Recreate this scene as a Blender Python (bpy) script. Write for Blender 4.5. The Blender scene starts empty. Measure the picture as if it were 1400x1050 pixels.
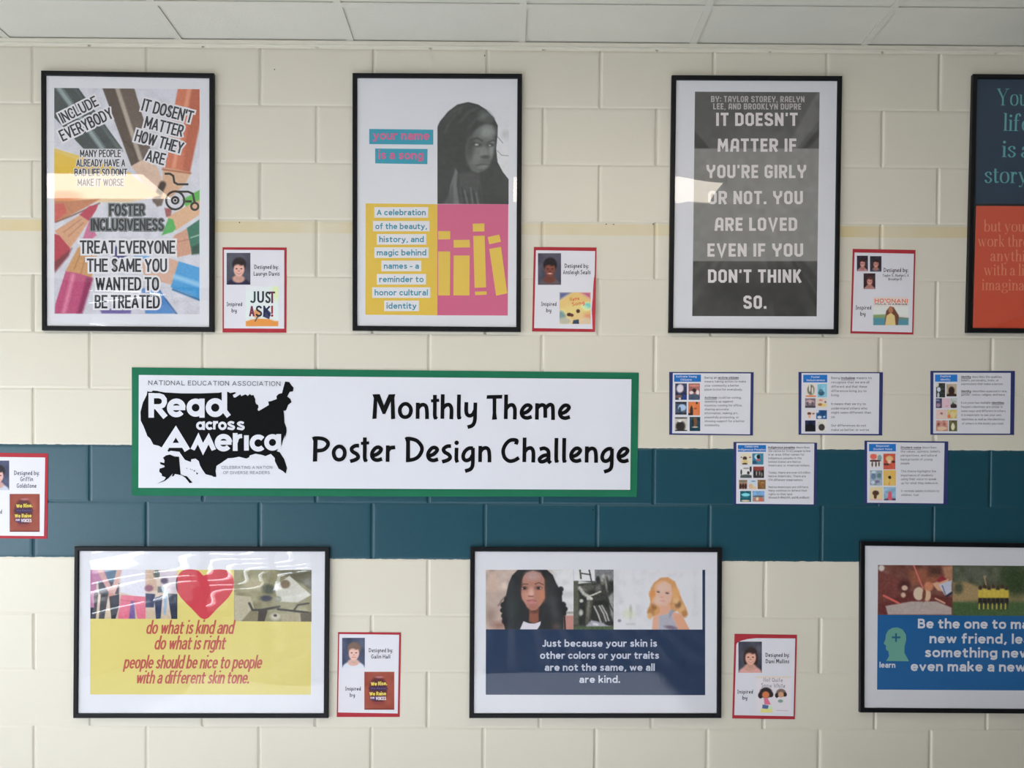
import bpy, math, random
import numpy as np
from mathutils import Matrix, Vector

# ------------------------------------------------------------------ camera, world, lights, exposure
SC = bpy.context.scene
COL = SC.collection
F_PX, CX, CY = 1050.0, 697.864, 686.03            # focal length and principal point, 1400x1050 frame
EYE = Vector((0.0, -2.7735, 1.5))
_rx, _ry, _rz = 1.394e-2, -4.11e-3, 6.31e-3


def _rot():
    cx, sx, cy, sy, cz, sz = (math.cos(_rx), math.sin(_rx), math.cos(_ry), math.sin(_ry), math.cos(_rz), math.sin(_rz))
    return (np.array([[cz, -sz, 0], [sz, cz, 0], [0, 0, 1]]) @ np.array([[1, 0, 0], [0, cx, -sx], [0, sx, cx]])
            @ np.array([[cy, 0, sy], [0, 1, 0], [-sy, 0, cy]]))


_R = _rot()
RIGHT = np.array([_R[0, 0], _R[0, 2], -_R[0, 1]])
DOWN = np.array([_R[1, 0], _R[1, 2], -_R[1, 1]])
FWD = np.array([_R[2, 0], _R[2, 2], -_R[2, 1]])
cam_data = bpy.data.cameras.new('camera')
cam = bpy.data.objects.new('camera', cam_data)
COL.objects.link(cam)
cam_data.sensor_fit = 'HORIZONTAL'
cam_data.sensor_width = 36.0
cam_data.lens = 36.0 * F_PX / 1400.0
cam_data.shift_x = (700.0 - CX) / 1400.0
cam_data.shift_y = (CY - 525.0) / 1400.0
cam_data.clip_start = 0.05
cam.matrix_world = Matrix(((RIGHT[0], -DOWN[0], -FWD[0], EYE[0]), (RIGHT[1], -DOWN[1], -FWD[1], EYE[1]),
                           (RIGHT[2], -DOWN[2], -FWD[2], EYE[2]), (0, 0, 0, 1)))
SC.camera = cam

SC.view_settings.view_transform = 'Standard'
SC.view_settings.look = 'None'
SC.view_settings.gamma = 1.0
SC.view_settings.use_curve_mapping = False
SC.view_settings.exposure = -0.12

world = bpy.data.worlds.new('world')
SC.world = world
world.use_nodes = True
world.node_tree.nodes['Background'].inputs[0].default_value = (0.80, 0.90, 1.0, 1)
world.node_tree.nodes['Background'].inputs[1].default_value = 1.0

# room
XL, XR, YB = -3.3, 4.6, -11.0
WIN = [(-3.2, -0.22), (-5.55, -3.35), (-7.9, -5.75), (-10.25, -8.1)]      # window openings along the left wall
SILLS = [0.35, 0.35, 0.12, 0.06]
HEADS = [2.15, 2.95, 2.95, 2.95]
BLIND_RAD = 9.5                                                          # brighter sky behind the lowered blinds
WIN_RAD = 4.4                                                             # daylight radiance in the openings


def area_light(name, loc, size, size_y, rot, color, radiance):
    d = bpy.data.lights.new(name, 'AREA')
    d.shape = 'RECTANGLE'
    d.size, d.size_y = size, size_y
    d.color = color
    d.energy = radiance * math.pi * size * size_y
    o = bpy.data.objects.new(name, d)
    o.location = loc
    o.rotation_euler = rot
    COL.objects.link(o)
    return o


for (_a, _b), _h, SILL in zip(WIN, HEADS, SILLS):
    area_light('window_daylight', (XL - 0.12, (_a + _b) / 2, (SILL + _h) / 2), _h - SILL, _b - _a,
               (0, -math.pi / 2, 0), (0.86, 0.93, 1.0), WIN_RAD if _h < 2.5 else BLIND_RAD)
_s = bpy.data.lights.new('sun', 'SUN')
_s.energy = 33.0
_s.angle = math.radians(0.6)
_s.color = (1.0, 0.97, 0.93)
_so = bpy.data.objects.new('sun', _s)
COL.objects.link(_so)
_so.location = (-6, -4, 5)
_so.rotation_euler = Vector((0.90, -0.10, -0.39)).to_track_quat('-Z', 'Y').to_euler()
LAMP_RAD = 8.0                                                            # ceiling light diffusers

# ------------------------------------------------------------------ helpers


def at(px, py, y=0.0):
    """The point on the vertical plane at depth y that the photograph shows at pixel (px, py)."""
    d = RIGHT * ((px - CX) / F_PX) + DOWN * ((py - CY) / F_PX) + FWD
    t = (y - EYE[1]) / d[1]
    return np.array([EYE[0] + d[0] * t, y, EYE[2] + d[2] * t])


def at_many(P, y):
    P = np.asarray(P, float)
    d = ((P[:, 0:1] - CX) / F_PX) * RIGHT + ((P[:, 1:2] - CY) / F_PX) * DOWN + FWD
    t = (y - EYE[1]) / d[:, 1]
    out = np.array(EYE) + d * t[:, None]
    out[:, 1] = y
    return out


def lin(c):
    c = np.asarray(c, float) / 255.0
    return np.where(c <= 0.04045, c / 12.92, ((c + 0.055) / 1.055) ** 2.4)


def lit(px, py):
    """Daylight level over the wall, to turn a photographed tone into the ink's own colour."""
    t = np.clip(px / 1400.0, 0, 1)
    return (1.0 - 0.28 * t - 0.20 * t * t) * (0.77 + 0.23 * np.clip(py / 750.0, 0, 1))


CAST = np.array([0.98, 1.02, 1.03])              # colour of that light


def cap_rgb(r):
    """Keep a colour printable without shifting its hue."""
    m = np.max(r, axis=-1, keepdims=True)
    return np.clip(r * np.minimum(1.0, 0.86 / m), 0.002, 0.86)


def ink_rgb(c, px, py):
    return cap_rgb(lin(c) / lit(px, py) / CAST)


class G:
    """Collects polygons of several materials and links them as one mesh object."""

    def __init__(self):
        self.v, self.f, self.m, self.mats = [], [], [], []
        self.n = 0

    def slot(self, mat):
        if mat not in self.mats:
            self.mats.append(mat)
        return self.mats.index(mat)

    def add(self, verts, faces, mat):
        verts = np.asarray(verts, float).reshape(-1, 3)
        s = self.slot(mat)
        self.v.append(verts)
        for f in faces:
            self.f.append([i + self.n for i in f])
            self.m.append(s)
        self.n += len(verts)

    def box(self, x0, x1, y0, y1, z0, z1, mat):
        v = [(x, y, z) for x in (x0, x1) for y in (y0, y1) for z in (z0, z1)]
        self.add(v, [(0, 1, 3, 2), (4, 6, 7, 5), (0, 4, 5, 1), (2, 3, 7, 6), (0, 2, 6, 4), (1, 5, 7, 3)], mat)

    def build(self, name, parent=None, smooth=False, bevel=0):
        me = bpy.data.meshes.new(name)
        V = np.concatenate(self.v) if self.v else np.zeros((0, 3))
        if parent is not None:
            V = V - np.array(origin(parent))
        me.from_pydata(V.tolist(), [], self.f)
        for m in self.mats:
            me.materials.append(m)
        me.polygons.foreach_set('material_index', self.m)
        if smooth:
            me.polygons.foreach_set('use_smooth', [True] * len(self.f))
        me.update()
        o = bpy.data.objects.new(name, me)
        COL.objects.link(o)
        if parent is not None:
            o.parent = parent
        if bevel:
            b = o.modifiers.new('bevel', 'BEVEL')
            b.width = bevel
            b.segments = 2
        return o


def origin(o):
    p = Vector((0, 0, 0))
    while o is not None:
        p = p + o.location
        o = o.parent
    return p


def thing(name, label, cat, loc, group=None):
    o = bpy.data.objects.new(name, None)
    o.empty_display_size = 0.05
    o.location = loc
    COL.objects.link(o)
    o['label'] = label
    o['category'] = cat
    if group:
        o['group'] = group
    return o


def structure(o):
    o['kind'] = 'structure'
    return o


# ------------------------------------------------------------------ materials


def principled(name, rgb, rough=0.6, spec=0.3, var=0.03, scale=60.0, bump=0.0, bscale=200.0, coat=0.0):
    m = bpy.data.materials.new(name)
    m.use_nodes = True
    nt = m.node_tree
    b = nt.nodes['Principled BSDF']
    b.inputs['Roughness'].default_value = rough
    b.inputs['Specular IOR Level'].default_value = spec
    b.inputs['Coat Weight'].default_value = coat
    tc = nt.nodes.new('ShaderNodeTexCoord')
    no = nt.nodes.new('ShaderNodeTexNoise')
    no.inputs['Scale'].default_value = scale
    no.inputs['Detail'].default_value = 2
    nt.links.new(tc.outputs['Object'], no.inputs['Vector'])
    mx = nt.nodes.new('ShaderNodeMix')
    mx.data_type = 'RGBA'
    mx.inputs[6].default_value = (*[max(0, c * (1 - var)) for c in rgb], 1)
    mx.inputs[7].default_value = (*[min(1, c * (1 + var)) for c in rgb], 1)
    nt.links.new(no.outputs['Fac'], mx.inputs[0])
    nt.links.new(mx.outputs[2], b.inputs['Base Color'])
    if bump:
        n2 = nt.nodes.new('ShaderNodeTexNoise')
        n2.inputs['Scale'].default_value = bscale
        n2.inputs['Detail'].default_value = 4
        nt.links.new(tc.outputs['Object'], n2.inputs['Vector'])
        bp = nt.nodes.new('ShaderNodeBump')
        bp.inputs['Strength'].default_value = bump
        bp.inputs['Distance'].default_value = 0.002
        nt.links.new(n2.outputs['Fac'], bp.inputs['Height'])
        nt.links.new(bp.outputs['Normal'], b.inputs['Normal'])
    return m


_inks = {}


def ink(c, px=700, py=500):
    """Printing ink whose photographed tone at (px, py) is the 0-255 colour c."""
    r = ink_rgb(c, px, py)
    key = tuple(np.round(r, 3))
    if key not in _inks:
        _inks[key] = principled('printed_ink', tuple(r), 0.6, 0.15, 0.02, 90)
    return _inks[key]


M_PAPER = principled('white_paper', (0.83, 0.82, 0.87), 0.6, 0.25, 0.012, 12)
M_CARD = principled('white_card', (0.80, 0.78, 0.84), 0.55, 0.3, 0.012, 20)
M_BANNER = principled('banner_paper', (0.80, 0.80, 0.87), 0.5, 0.3, 0.015, 6)
M_RED = principled('red_card', (0.46, 0.035, 0.05), 0.7, 0.25, 0.06, 30)
M_NAVY = principled('navy_card', (0.035, 0.045, 0.17), 0.7, 0.25, 0.06, 30)
M_GREEN = principled('green_paper', (0.012, 0.17, 0.085), 0.7, 0.25, 0.10, 14)
M_FRAME = principled('black_frame', (0.006, 0.006, 0.008), 0.42, 0.25, 0.1, 40)
M_BLACK = principled('black_ink', (0.005, 0.005, 0.006), 0.65, 0.1, 0.05, 60)

M_PIC = bpy.data.materials.new('printed_picture')
M_PIC.use_nodes = True
_nt = M_PIC.node_tree
_at = _nt.nodes.new('ShaderNodeAttribute')
_at.attribute_name = 'paint'
_nt.links.new(_at.outputs['Color'], _nt.nodes['Principled BSDF'].inputs['Base Color'])
_nt.nodes['Principled BSDF'].inputs['Roughness'].default_value = 0.55
_nt.nodes['Principled BSDF'].inputs['Specular IOR Level'].default_value = 0.25


def glazing_material():
    m = bpy.data.materials.new('clear_acrylic')
    m.use_nodes = True
    nt = m.node_tree
    nt.nodes.remove(nt.nodes['Principled BSDF'])
    tr = nt.nodes.new('ShaderNodeBsdfTransparent')
    gl = nt.nodes.new('ShaderNodeBsdfGlossy')
    gl.inputs['Roughness'].default_value = 0.015
    mx = nt.nodes.new('ShaderNodeMixShader')
    mx.inputs[0].default_value = 0.085               # share reflected by both faces of the sheet
    nt.links.new(tr.outputs[0], mx.inputs[1])
    nt.links.new(gl.outputs[0], mx.inputs[2])
    nt.links.new(mx.outputs[0], nt.nodes['Material Output'].inputs['Surface'])
    return m


M_GLAZ = glazing_material()

# ------------------------------------------------------------------ room shell
CB, CH = 0.4064, 0.2032                      # block module
WX0 = -1.70699                               # wall x of block joint 0
WZ0 = EYE[2] + 1.37609                       # height of the mortar line under the top course
CEIL = float(at(700, 62.5)[2])


def wall_material():
    m = bpy.data.materials.new('painted_block')
    m.use_nodes = True
    nt = m.node_tree
    N, L = nt.nodes, nt.links
    b = N['Principled BSDF']
    b.inputs['Roughness'].default_value = 0.36
    b.inputs['Specular IOR Level'].default_value = 0.5
    tc = N.new('ShaderNodeTexCoord')
    sx = N.new('ShaderNodeSeparateXYZ')
    L.new(tc.outputs['Object'], sx.inputs[0])

    def math_(op, a, bb, clamp=False):
        n = N.new('ShaderNodeMath')
        n.operation = op
        n.use_clamp = clamp
        for i, v in enumerate((a, bb)):
            if isinstance(v, (int, float)):
                n.inputs[i].default_value = v
            else:
                L.new(v, n.inputs[i])
        return n.outputs[0]

    def noise(scale, detail=3):
        n = N.new('ShaderNodeTexNoise')
        n.inputs['Scale'].default_value = scale
        n.inputs['Detail'].default_value = detail
        L.new(tc.outputs['Object'], n.inputs['Vector'])
        return n.outputs['Fac']

    def mix(f, a, bb):
        n = N.new('ShaderNodeMix')
        n.data_type = 'RGBA'
        if isinstance(f, (int, float)):
            n.inputs[0].default_value = f
        else:
            L.new(f, n.inputs[0])
        for i, v in ((6, a), (7, bb)):
            if isinstance(v, tuple):
                n.inputs[i].default_value = (*v, 1)
            else:
                L.new(v, n.inputs[i])
        return n.outputs[2]

    z = sx.outputs['Z']
    n_big, n_mid, n_fine = noise(1.7), noise(9), noise(70)
    cream = mix(n_big, (0.745, 0.688, 0.575), (0.785, 0.728, 0.615))
    cream = mix(math_('MULTIPLY', n_mid, 0.12), cream, (0.68, 0.63, 0.52))
    # old yellowed tape residue just under the second mortar line
    zt = WZ0 - 2 * CH - 0.008
    inside = math_('MULTIPLY', math_('LESS_THAN', z, zt), math_('GREATER_THAN', z, zt - 0.040))
    patch = math_('MULTIPLY', math_('SUBTRACT', noise(3.1), 0.30, True), 3.2, True)
    stain = math_('MULTIPLY', inside, math_('ADD', math_('MULTIPLY', patch, 0.55), 0.20))
    cream = mix(stain, cream, (0.72, 0.56, 0.25))
    # teal band over two courses, edges a little ragged
    zr = math_('ADD', z, math_('MULTIPLY', math_('SUBTRACT', noise(38, 4), 0.5), 0.007))
    band = math_('MULTIPLY', math_('LESS_THAN', zr, WZ0 - 6 * CH + 0.001), math_('GREATER_THAN', zr, WZ0 - 8 * CH + 0.001))
    teal = mix(n_fine, (0.008, 0.064, 0.094), (0.011, 0.077, 0.112))
    L.new(mix(band, cream, teal), b.inputs['Base Color'])
    L.new(math_('MULTIPLY', band, 0.2), b.inputs['Coat Weight'])
    b.inputs['Coat Roughness'].default_value = 0.30
    bp = N.new('ShaderNodeBump')
    bp.inputs['Strength'].default_value = 0.25
    bp.inputs['Distance'].default_value = 0.0015
    hh = math_('ADD', math_('MULTIPLY', noise(110, 5), 0.7), math_('MULTIPLY', noise(24, 2), 0.5))
    L.new(hh, bp.inputs['Height'])
    L.new(bp.outputs['Normal'], b.inputs['Normal'])
    return m


M_WALL = wall_material()
M_PLAIN = principled('painted_wall', (0.12, 0.105, 0.085), 0.6, 0.3, 0.03, 3, 0.1, 60)
M_TILE = principled('ceiling_tile', (0.63, 0.61, 0.535), 0.85, 0.15, 0.03, 9, 0.35, 130)
M_TEE = principled('ceiling_tee', (0.62, 0.60, 0.525), 0.5, 0.35, 0.03, 12)
M_TRIM = principled('wall_angle_paint', (0.66, 0.62, 0.52), 0.5, 0.35, 0.05, 20)
M_FLOOR = principled('floor_tile', (0.42, 0.455, 0.51), 0.35, 0.4, 0.08, 6, coat=0.6)
M_FLOOR.node_tree.nodes['Principled BSDF'].inputs['Coat Roughness'].default_value = 0.12
M_ALU = principled('window_frame_paint', (0.30, 0.30, 0.30), 0.4, 0.4, 0.04, 20)
M_SLAT = principled('blind_slat', (0.70, 0.70, 0.68), 0.5, 0.3, 0.04, 20)
_n = M_SLAT.node_tree
_tl = _n.nodes.new('ShaderNodeBsdfTranslucent')
_tl.inputs[0].default_value = (0.85, 0.88, 0.90, 1)
_mx = _n.nodes.new('ShaderNodeMixShader')
_mx.inputs[0].default_value = 0.20
_n.links.new(_n.nodes['Principled BSDF'].outputs[0], _mx.inputs[1])
_n.links.new(_tl.outputs[0], _mx.inputs[2])
_n.links.new(_mx.outputs[0], _n.nodes['Material Output'].inputs['Surface'])


def build_front_wall():
    """Block wall as a height field: recessed mortar joints, softly rounded block edges."""
    rnd = random.Random(4)
    i0 = math.floor((XL - WX0) / CB) - 1
    i1 = math.ceil((XR - WX0) / CB) + 1
    j0, j1 = -2, math.ceil(WZ0 / CH)
    px = [0.0, 0.0032, 0.0052, 0.0085, 0.015]
    hv = [0.0042, 0.0038, 0.0016, 0.0003, 0.0]
    pz = [0.0, 0.0022, 0.0040, 0.0075, 0.014]
    hz = [0.0016, 0.0014, 0.0006, 0.0001, 0.0]
    g = G()
    for j in range(j0, j1):
        ph = 0.0 if j % 2 else 0.5
        zt, zb = WZ0 - j * CH, WZ0 - (j + 1) * CH
        if zb < 0:
            zb = 0.0
        if zt > CEIL + 0.02:
            zt = CEIL + 0.02
        if zt - zb < 0.03:
            continue
        for i in range(i0, i1):
            xa, xb = WX0 + (i + ph) * CB, WX0 + (i + 1 + ph) * CB
            if xb <= XL or xa >= XR:
                continue
            wl = rnd.uniform(0.85, 1.25)
            xs = [xa + p for p in px] + [xa + CB * 0.5] + [xb - p for p in reversed(px)]
            hx = hv + [0.0] + [h for h in reversed(hv)]
            zs = [zb + p for p in pz] + [zt - p for p in reversed(pz)]
            hh = hz + [h for h in reversed(hz)]
            off = rnd.uniform(-0.0004, 0.0004)
            V, Fc = [], []
            for a, z in enumerate(zs):
                for b_, x in enumerate(xs):
                    d = max(hx[b_] * wl, hh[a])
                    inner = hx[b_] == 0 and hh[a] == 0
                    V.append((min(max(x, XL), XR), d + (off if inner else 0), z))
            w = len(xs)
            for a in range(len(zs) - 1):
                for b_ in range(w - 1):
                    Fc.append((a * w + b_, a * w + b_ + 1, (a + 1) * w + b_ + 1, (a + 1) * w + b_))
            g.add(V, Fc, M_WALL)
    g.box(XL - 0.2, XR + 0.2, 0.0060, 0.20, 0, CEIL + 0.2, M_WALL)
    # small drill holes left in the paint
    for hx_, hy_ in ((375.3, 95), (662.5, 76), (1054, 65.5), (327.5, 304.2), (893, 306.5), (839, 306.8), (1208.5, 66), (828.8, 306.6), (811, 697)):
        c = at(hx_, hy_, -0.0006)
        r = 0.0022
        V = [(c[0] + r * math.cos(k * math.pi / 4), c[1], c[2] + r * math.sin(k * math.pi / 4)) for k in range(8)]
        g.add(V, [tuple(range(8))], M_BLACK)
    o = g.build('wall_front')
    return structure(o)


def build_ceiling():
    g = G()
    x0 = float(at(718, 62)[0])
    T = 0.6096
    ycross = -0.222
    # tiles
    xs = [x0 - 0.012 + T * k for k in range(-6, 9)]
    ys = [0.0, ycross] + [ycross - T * k for k in range(1, 19)]
    for a in range(len(xs) - 1):
        for b_ in range(len(ys) - 1):
            xa, xb = max(xs[a], XL), min(xs[a + 1], XR)
            ya, yb = ys[b_], max(ys[b_ + 1], YB)
            if xb - xa < 0.02 or ya - yb < 0.02:
                continue
            e = 0.0016
            g.add([(xa + e, ya - e, CEIL + 0.0045), (xb - e, ya - e, CEIL + 0.0045), (xb - e, yb + e, CEIL + 0.0045), (xa + e, yb + e, CEIL + 0.0045)],
                  [(0, 3, 2, 1)], M_TILE)
    g.box(XL - 0.2, XR + 0.2, YB - 0.2, 0.2, CEIL + 0.02, CEIL + 0.14, M_TILE)
    for x in xs:
        if XL < x < XR:
            g.box(x - 0.012, x + 0.012, YB, -0.001, CEIL, CEIL + 0.0028, M_TEE)
    for y in ys[1:]:
        if y > YB:
            g.box(XL, XR, y - 0.012, y + 0.012, CEIL - 0.0004, CEIL + 0.0027, M_TEE)
    structure(g.build('ceiling'))
    t = G()
    t.box(XL, XR, -0.022, 0.0, CEIL - 0.0018, CEIL + 0.0005, M_TRIM)
    t.box(XL, XR, -0.003, 0.0, CEIL - 0.0018, CEIL + 0.018, M_TRIM)
    # lumpy painted caulk line under the angle
    rnd = random.Random(8)
    V, Fc = [], []
    n = 240
    for k in range(n + 1):
        x = XL + (XR - XL) * k / n
        h = 0.0075 + rnd.uniform(-0.0015, 0.0025)
        V += [(x, -0.0045, CEIL - 0.0018), (x, -0.0035, CEIL - 0.002 - h * 0.6), (x, 0.0008, CEIL - 0.002 - h)]
    for k in range(n):
        for r in range(2):
            Fc.append((k * 3 + r, k * 3 + r + 1, (k + 1) * 3 + r + 1, (k + 1) * 3 + r))
    t.add(V, Fc, M_TRIM)
    structure(t.build('trim_1'))


def build_shell():
    g = G()
    g.box(XL - 0.2, XR + 0.2, YB - 0.2, 0.2, -0.1, 0.0, M_FLOOR)
    structure(g.build('floor'))
    g = G()
    g.box(XL - 0.2, XR + 0.2, YB - 0.2, YB, 0, CEIL + 0.1, M_PLAIN)
    structure(g.build('wall_back'))
    g = G()
    g.box(XR, XR + 0.2, YB, 0, 0, CEIL + 0.1, M_PLAIN)
    structure(g.build('wall_right'))
    g = G()
    for (a, b_), h in zip(WIN, SILLS):
        g.box(XL - 0.2, XL, a, b_, 0, h, M_PLAIN)
    for (a, b_), h in zip(WIN, HEADS):
        g.box(XL - 0.2, XL, a, b_, h, CEIL + 0.1, M_PLAIN)
    edges = [0.0]
    for a, b_ in WIN:
        edges += [b_, a]
    edges.append(YB)
    for k in range(0, len(edges), 2):
        g.box(XL - 0.2, XL, edges[k + 1], edges[k], 0, CEIL + 0.1, M_PLAIN)
    structure(g.build('wall_left'))
    for k, (a, b_) in enumerate(WIN):
        HEAD, SILL = HEADS[k], SILLS[k]
        f = G()
        w = 0.045
        x0, x1 = XL - 0.09, XL - 0.02
        f.box(x0, x1, a, b_, SILL, SILL + w, M_ALU)
        f.box(x0, x1, a, b_, HEAD - w, HEAD, M_ALU)
        f.box(x0, x1, a, a + w, SILL, HEAD, M_ALU)
        f.box(x0, x1, b_ - w, b_, SILL, HEAD, M_ALU)
        f.box(x0, x1, (a + b_) / 2 - 0.02, (a + b_) / 2 + 0.02, SILL, HEAD, M_ALU)
        wo = structure(f.build('window_%d' % (k + 1)))
        s = G()
        z = HEAD - 0.10
        hh = 0.045
        stop = HEAD - 0.20 if k == 0 else SILL + 0.08     # the nearest blind is drawn up, the others are nearly closed
        while z > stop:
            s.box(XL - 0.066, XL - 0.016, a + w, b_ - w, z - hh, z + hh, M_SLAT)
            z -= 0.12
        s.build('window_blind', wo)


def build_ceiling_lights():
    em = bpy.data.materials.new('lit_diffuser')
    em.use_nodes = True
    nt = em.node_tree
    nt.nodes.remove(nt.nodes['Principled BSDF'])
    e = nt.nodes.new('ShaderNodeEmission')
    e.inputs[0].default_value = (1.0, 0.90, 0.76, 1)
    e.inputs[1].default_value = LAMP_RAD
    nt.links.new(e.outputs[0], nt.nodes['Material Output'].inputs['Surface'])
    spots = [(-2.35, -1.27, 'slim ceiling light panel over the pencils poster at the window side'),
             (0.545, -1.27, 'slim ceiling light panel over the middle of the poster wall')]
    for x, y, lab in spots:
        t = thing('ceiling_light', lab, 'ceiling light', (x, y, CEIL - 0.03), 'ceiling lights along the poster wall')
        f = G()
        X0, X1, Y0, Y1 = x - 0.54, x + 0.54, y - 0.185, y + 0.185
        for bx in ((X0, X1, Y0, Y0 + 0.016), (X0, X1, Y1 - 0.016, Y1), (X0, X0 + 0.016, Y0, Y1), (X1 - 0.016, X1, Y0, Y1)):
            f.box(*bx, CEIL - 0.03, CEIL - 0.001, M_TEE)
        f.build('frame', t)
        d = G()
        d.box(X0 + 0.016, X1 - 0.016, Y0 + 0.016, Y1 - 0.016, CEIL - 0.024, CEIL - 0.018, em)
        d.build('diffuser', t)


build_front_wall()
build_ceiling()
build_shell()
build_ceiling_lights()

# ------------------------------------------------------------------ printing: lettering and pictures


def frame_of(ox, oy, s):
    """Coordinates measured on an enlarged detail of the photograph -> photograph pixels."""
    def k(*p):
        if len(p) == 2 and not hasattr(p[0], '__len__'):
            return (ox + p[0] / s, oy + p[1] / s)
        pts = p[0] if len(p) == 1 else p
        return [(ox + x / s, oy + y / s) for x, y in pts]
    k.s, k.ox, k.oy = s, ox, oy
    return k


def smooth(pts, closed=False, n=5):
    P = [np.array(p, float) for p in pts]
    if len(P) < 3:
        return P
    out = []
    m = len(P)
    for i in range(m if closed else m - 1):
        p1, p2 = P[i], P[(i + 1) % m]
        p0 = P[i - 1] if (closed or i > 0) else 2 * p1 - p2
        p3 = P[(i + 2) % m] if (closed or i + 2 < m) else 2 * p2 - p1
        for k in range(n):
            t = k / n
            out.append(0.5 * (2 * p1 + (p2 - p0) * t + (2 * p0 - 5 * p1 + 4 * p2 - p3) * t * t + (3 * p1 - p0 - 3 * p2 + p3) * t ** 3))
    if not closed:
        out.append(P[-1])
    return out


def ribbon(pts, w, closed=False, contrast=None):
    """A flat stroke along pts, w wide; contrast=(thin, thick) makes it direction dependent."""
    P = [np.array(p, float) for p in pts]
    n = len(P)
    V = []
    for i in range(n):
        a = P[i - 1] if (closed or i > 0) else None
        b = P[(i + 1) % n] if (closed or i + 1 < n) else None
        d1 = (P[i] - a) if a is not None else (b - P[i])
        d2 = (b - P[i]) if b is not None else d1
        d1 = d1 / (np.linalg.norm(d1) + 1e-9)
        d2 = d2 / (np.linalg.norm(d2) + 1e-9)
        t = d1 + d2
        t = t / (np.linalg.norm(t) + 1e-9)
        nn = np.array([-t[1], t[0]])
        c = max(0.45, abs(nn @ np.array([-d1[1], d1[0]])))
        ww = w if contrast is None else contrast[0] + (contrast[1] - contrast[0]) * abs(t[1]) ** 1.5
        V += [P[i] + nn * ww / 2 / c, P[i] - nn * ww / 2 / c]
    F = []
    for i in range(n if closed else n - 1):
        j = (i + 1) % n
        F.append((2 * i, 2 * i + 1, 2 * j + 1, 2 * j))
    return V, F


def disc(x, y, r, n=14):
    return [(x + r * math.cos(2 * math.pi * k / n), y + r * math.sin(2 * math.pi * k / n)) for k in range(n)]


def glyph_geo(items, w, contrast=None, flip=False):
    """items: ('s', pts[, w]) smooth stroke, ('c', pts[, w]) closed smooth stroke, ('l', pts[, w]) straight stroke,
    ('p', pts) filled polygon, ('d', x, y, r) dot."""
    parts = []
    for it in items:
        k = it[0]
        if k == 'p':
            V = [tuple(p) for p in it[1]]
            parts.append((V, [tuple(range(len(V)))]))
        elif k == 'd':
            V = disc(*it[1:])
            parts.append((V, [tuple(range(len(V)))]))
        else:
            ww = it[2] if len(it) > 2 else w
            ct = None if len(it) > 2 else contrast
            pts = it[1] if k == 'l' else smooth(it[1], k == 'c')
            parts.append(ribbon(pts, ww, k == 'c', ct))
    if flip:
        parts = [([(v[0], -v[1]) for v in V], F) for V, F in parts]
    return parts


# --- plain sans serif as centre lines (cap height 1, x-height .68); stroke width is applied after scaling
def _ell(x0, x1, y0, y1):
    cx, cy, rx, ry = (x0 + x1) / 2, (y0 + y1) / 2, (x1 - x0) / 2, (y1 - y0) / 2
    out = []
    for q in range(12):
        a = math.pi * q / 6 + 0.26
        c, d = math.cos(a), math.sin(a)
        out.append((cx + rx * math.copysign(abs(c) ** 0.86, c), cy + ry * math.copysign(abs(d) ** 0.86, d)))
    return out


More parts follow.
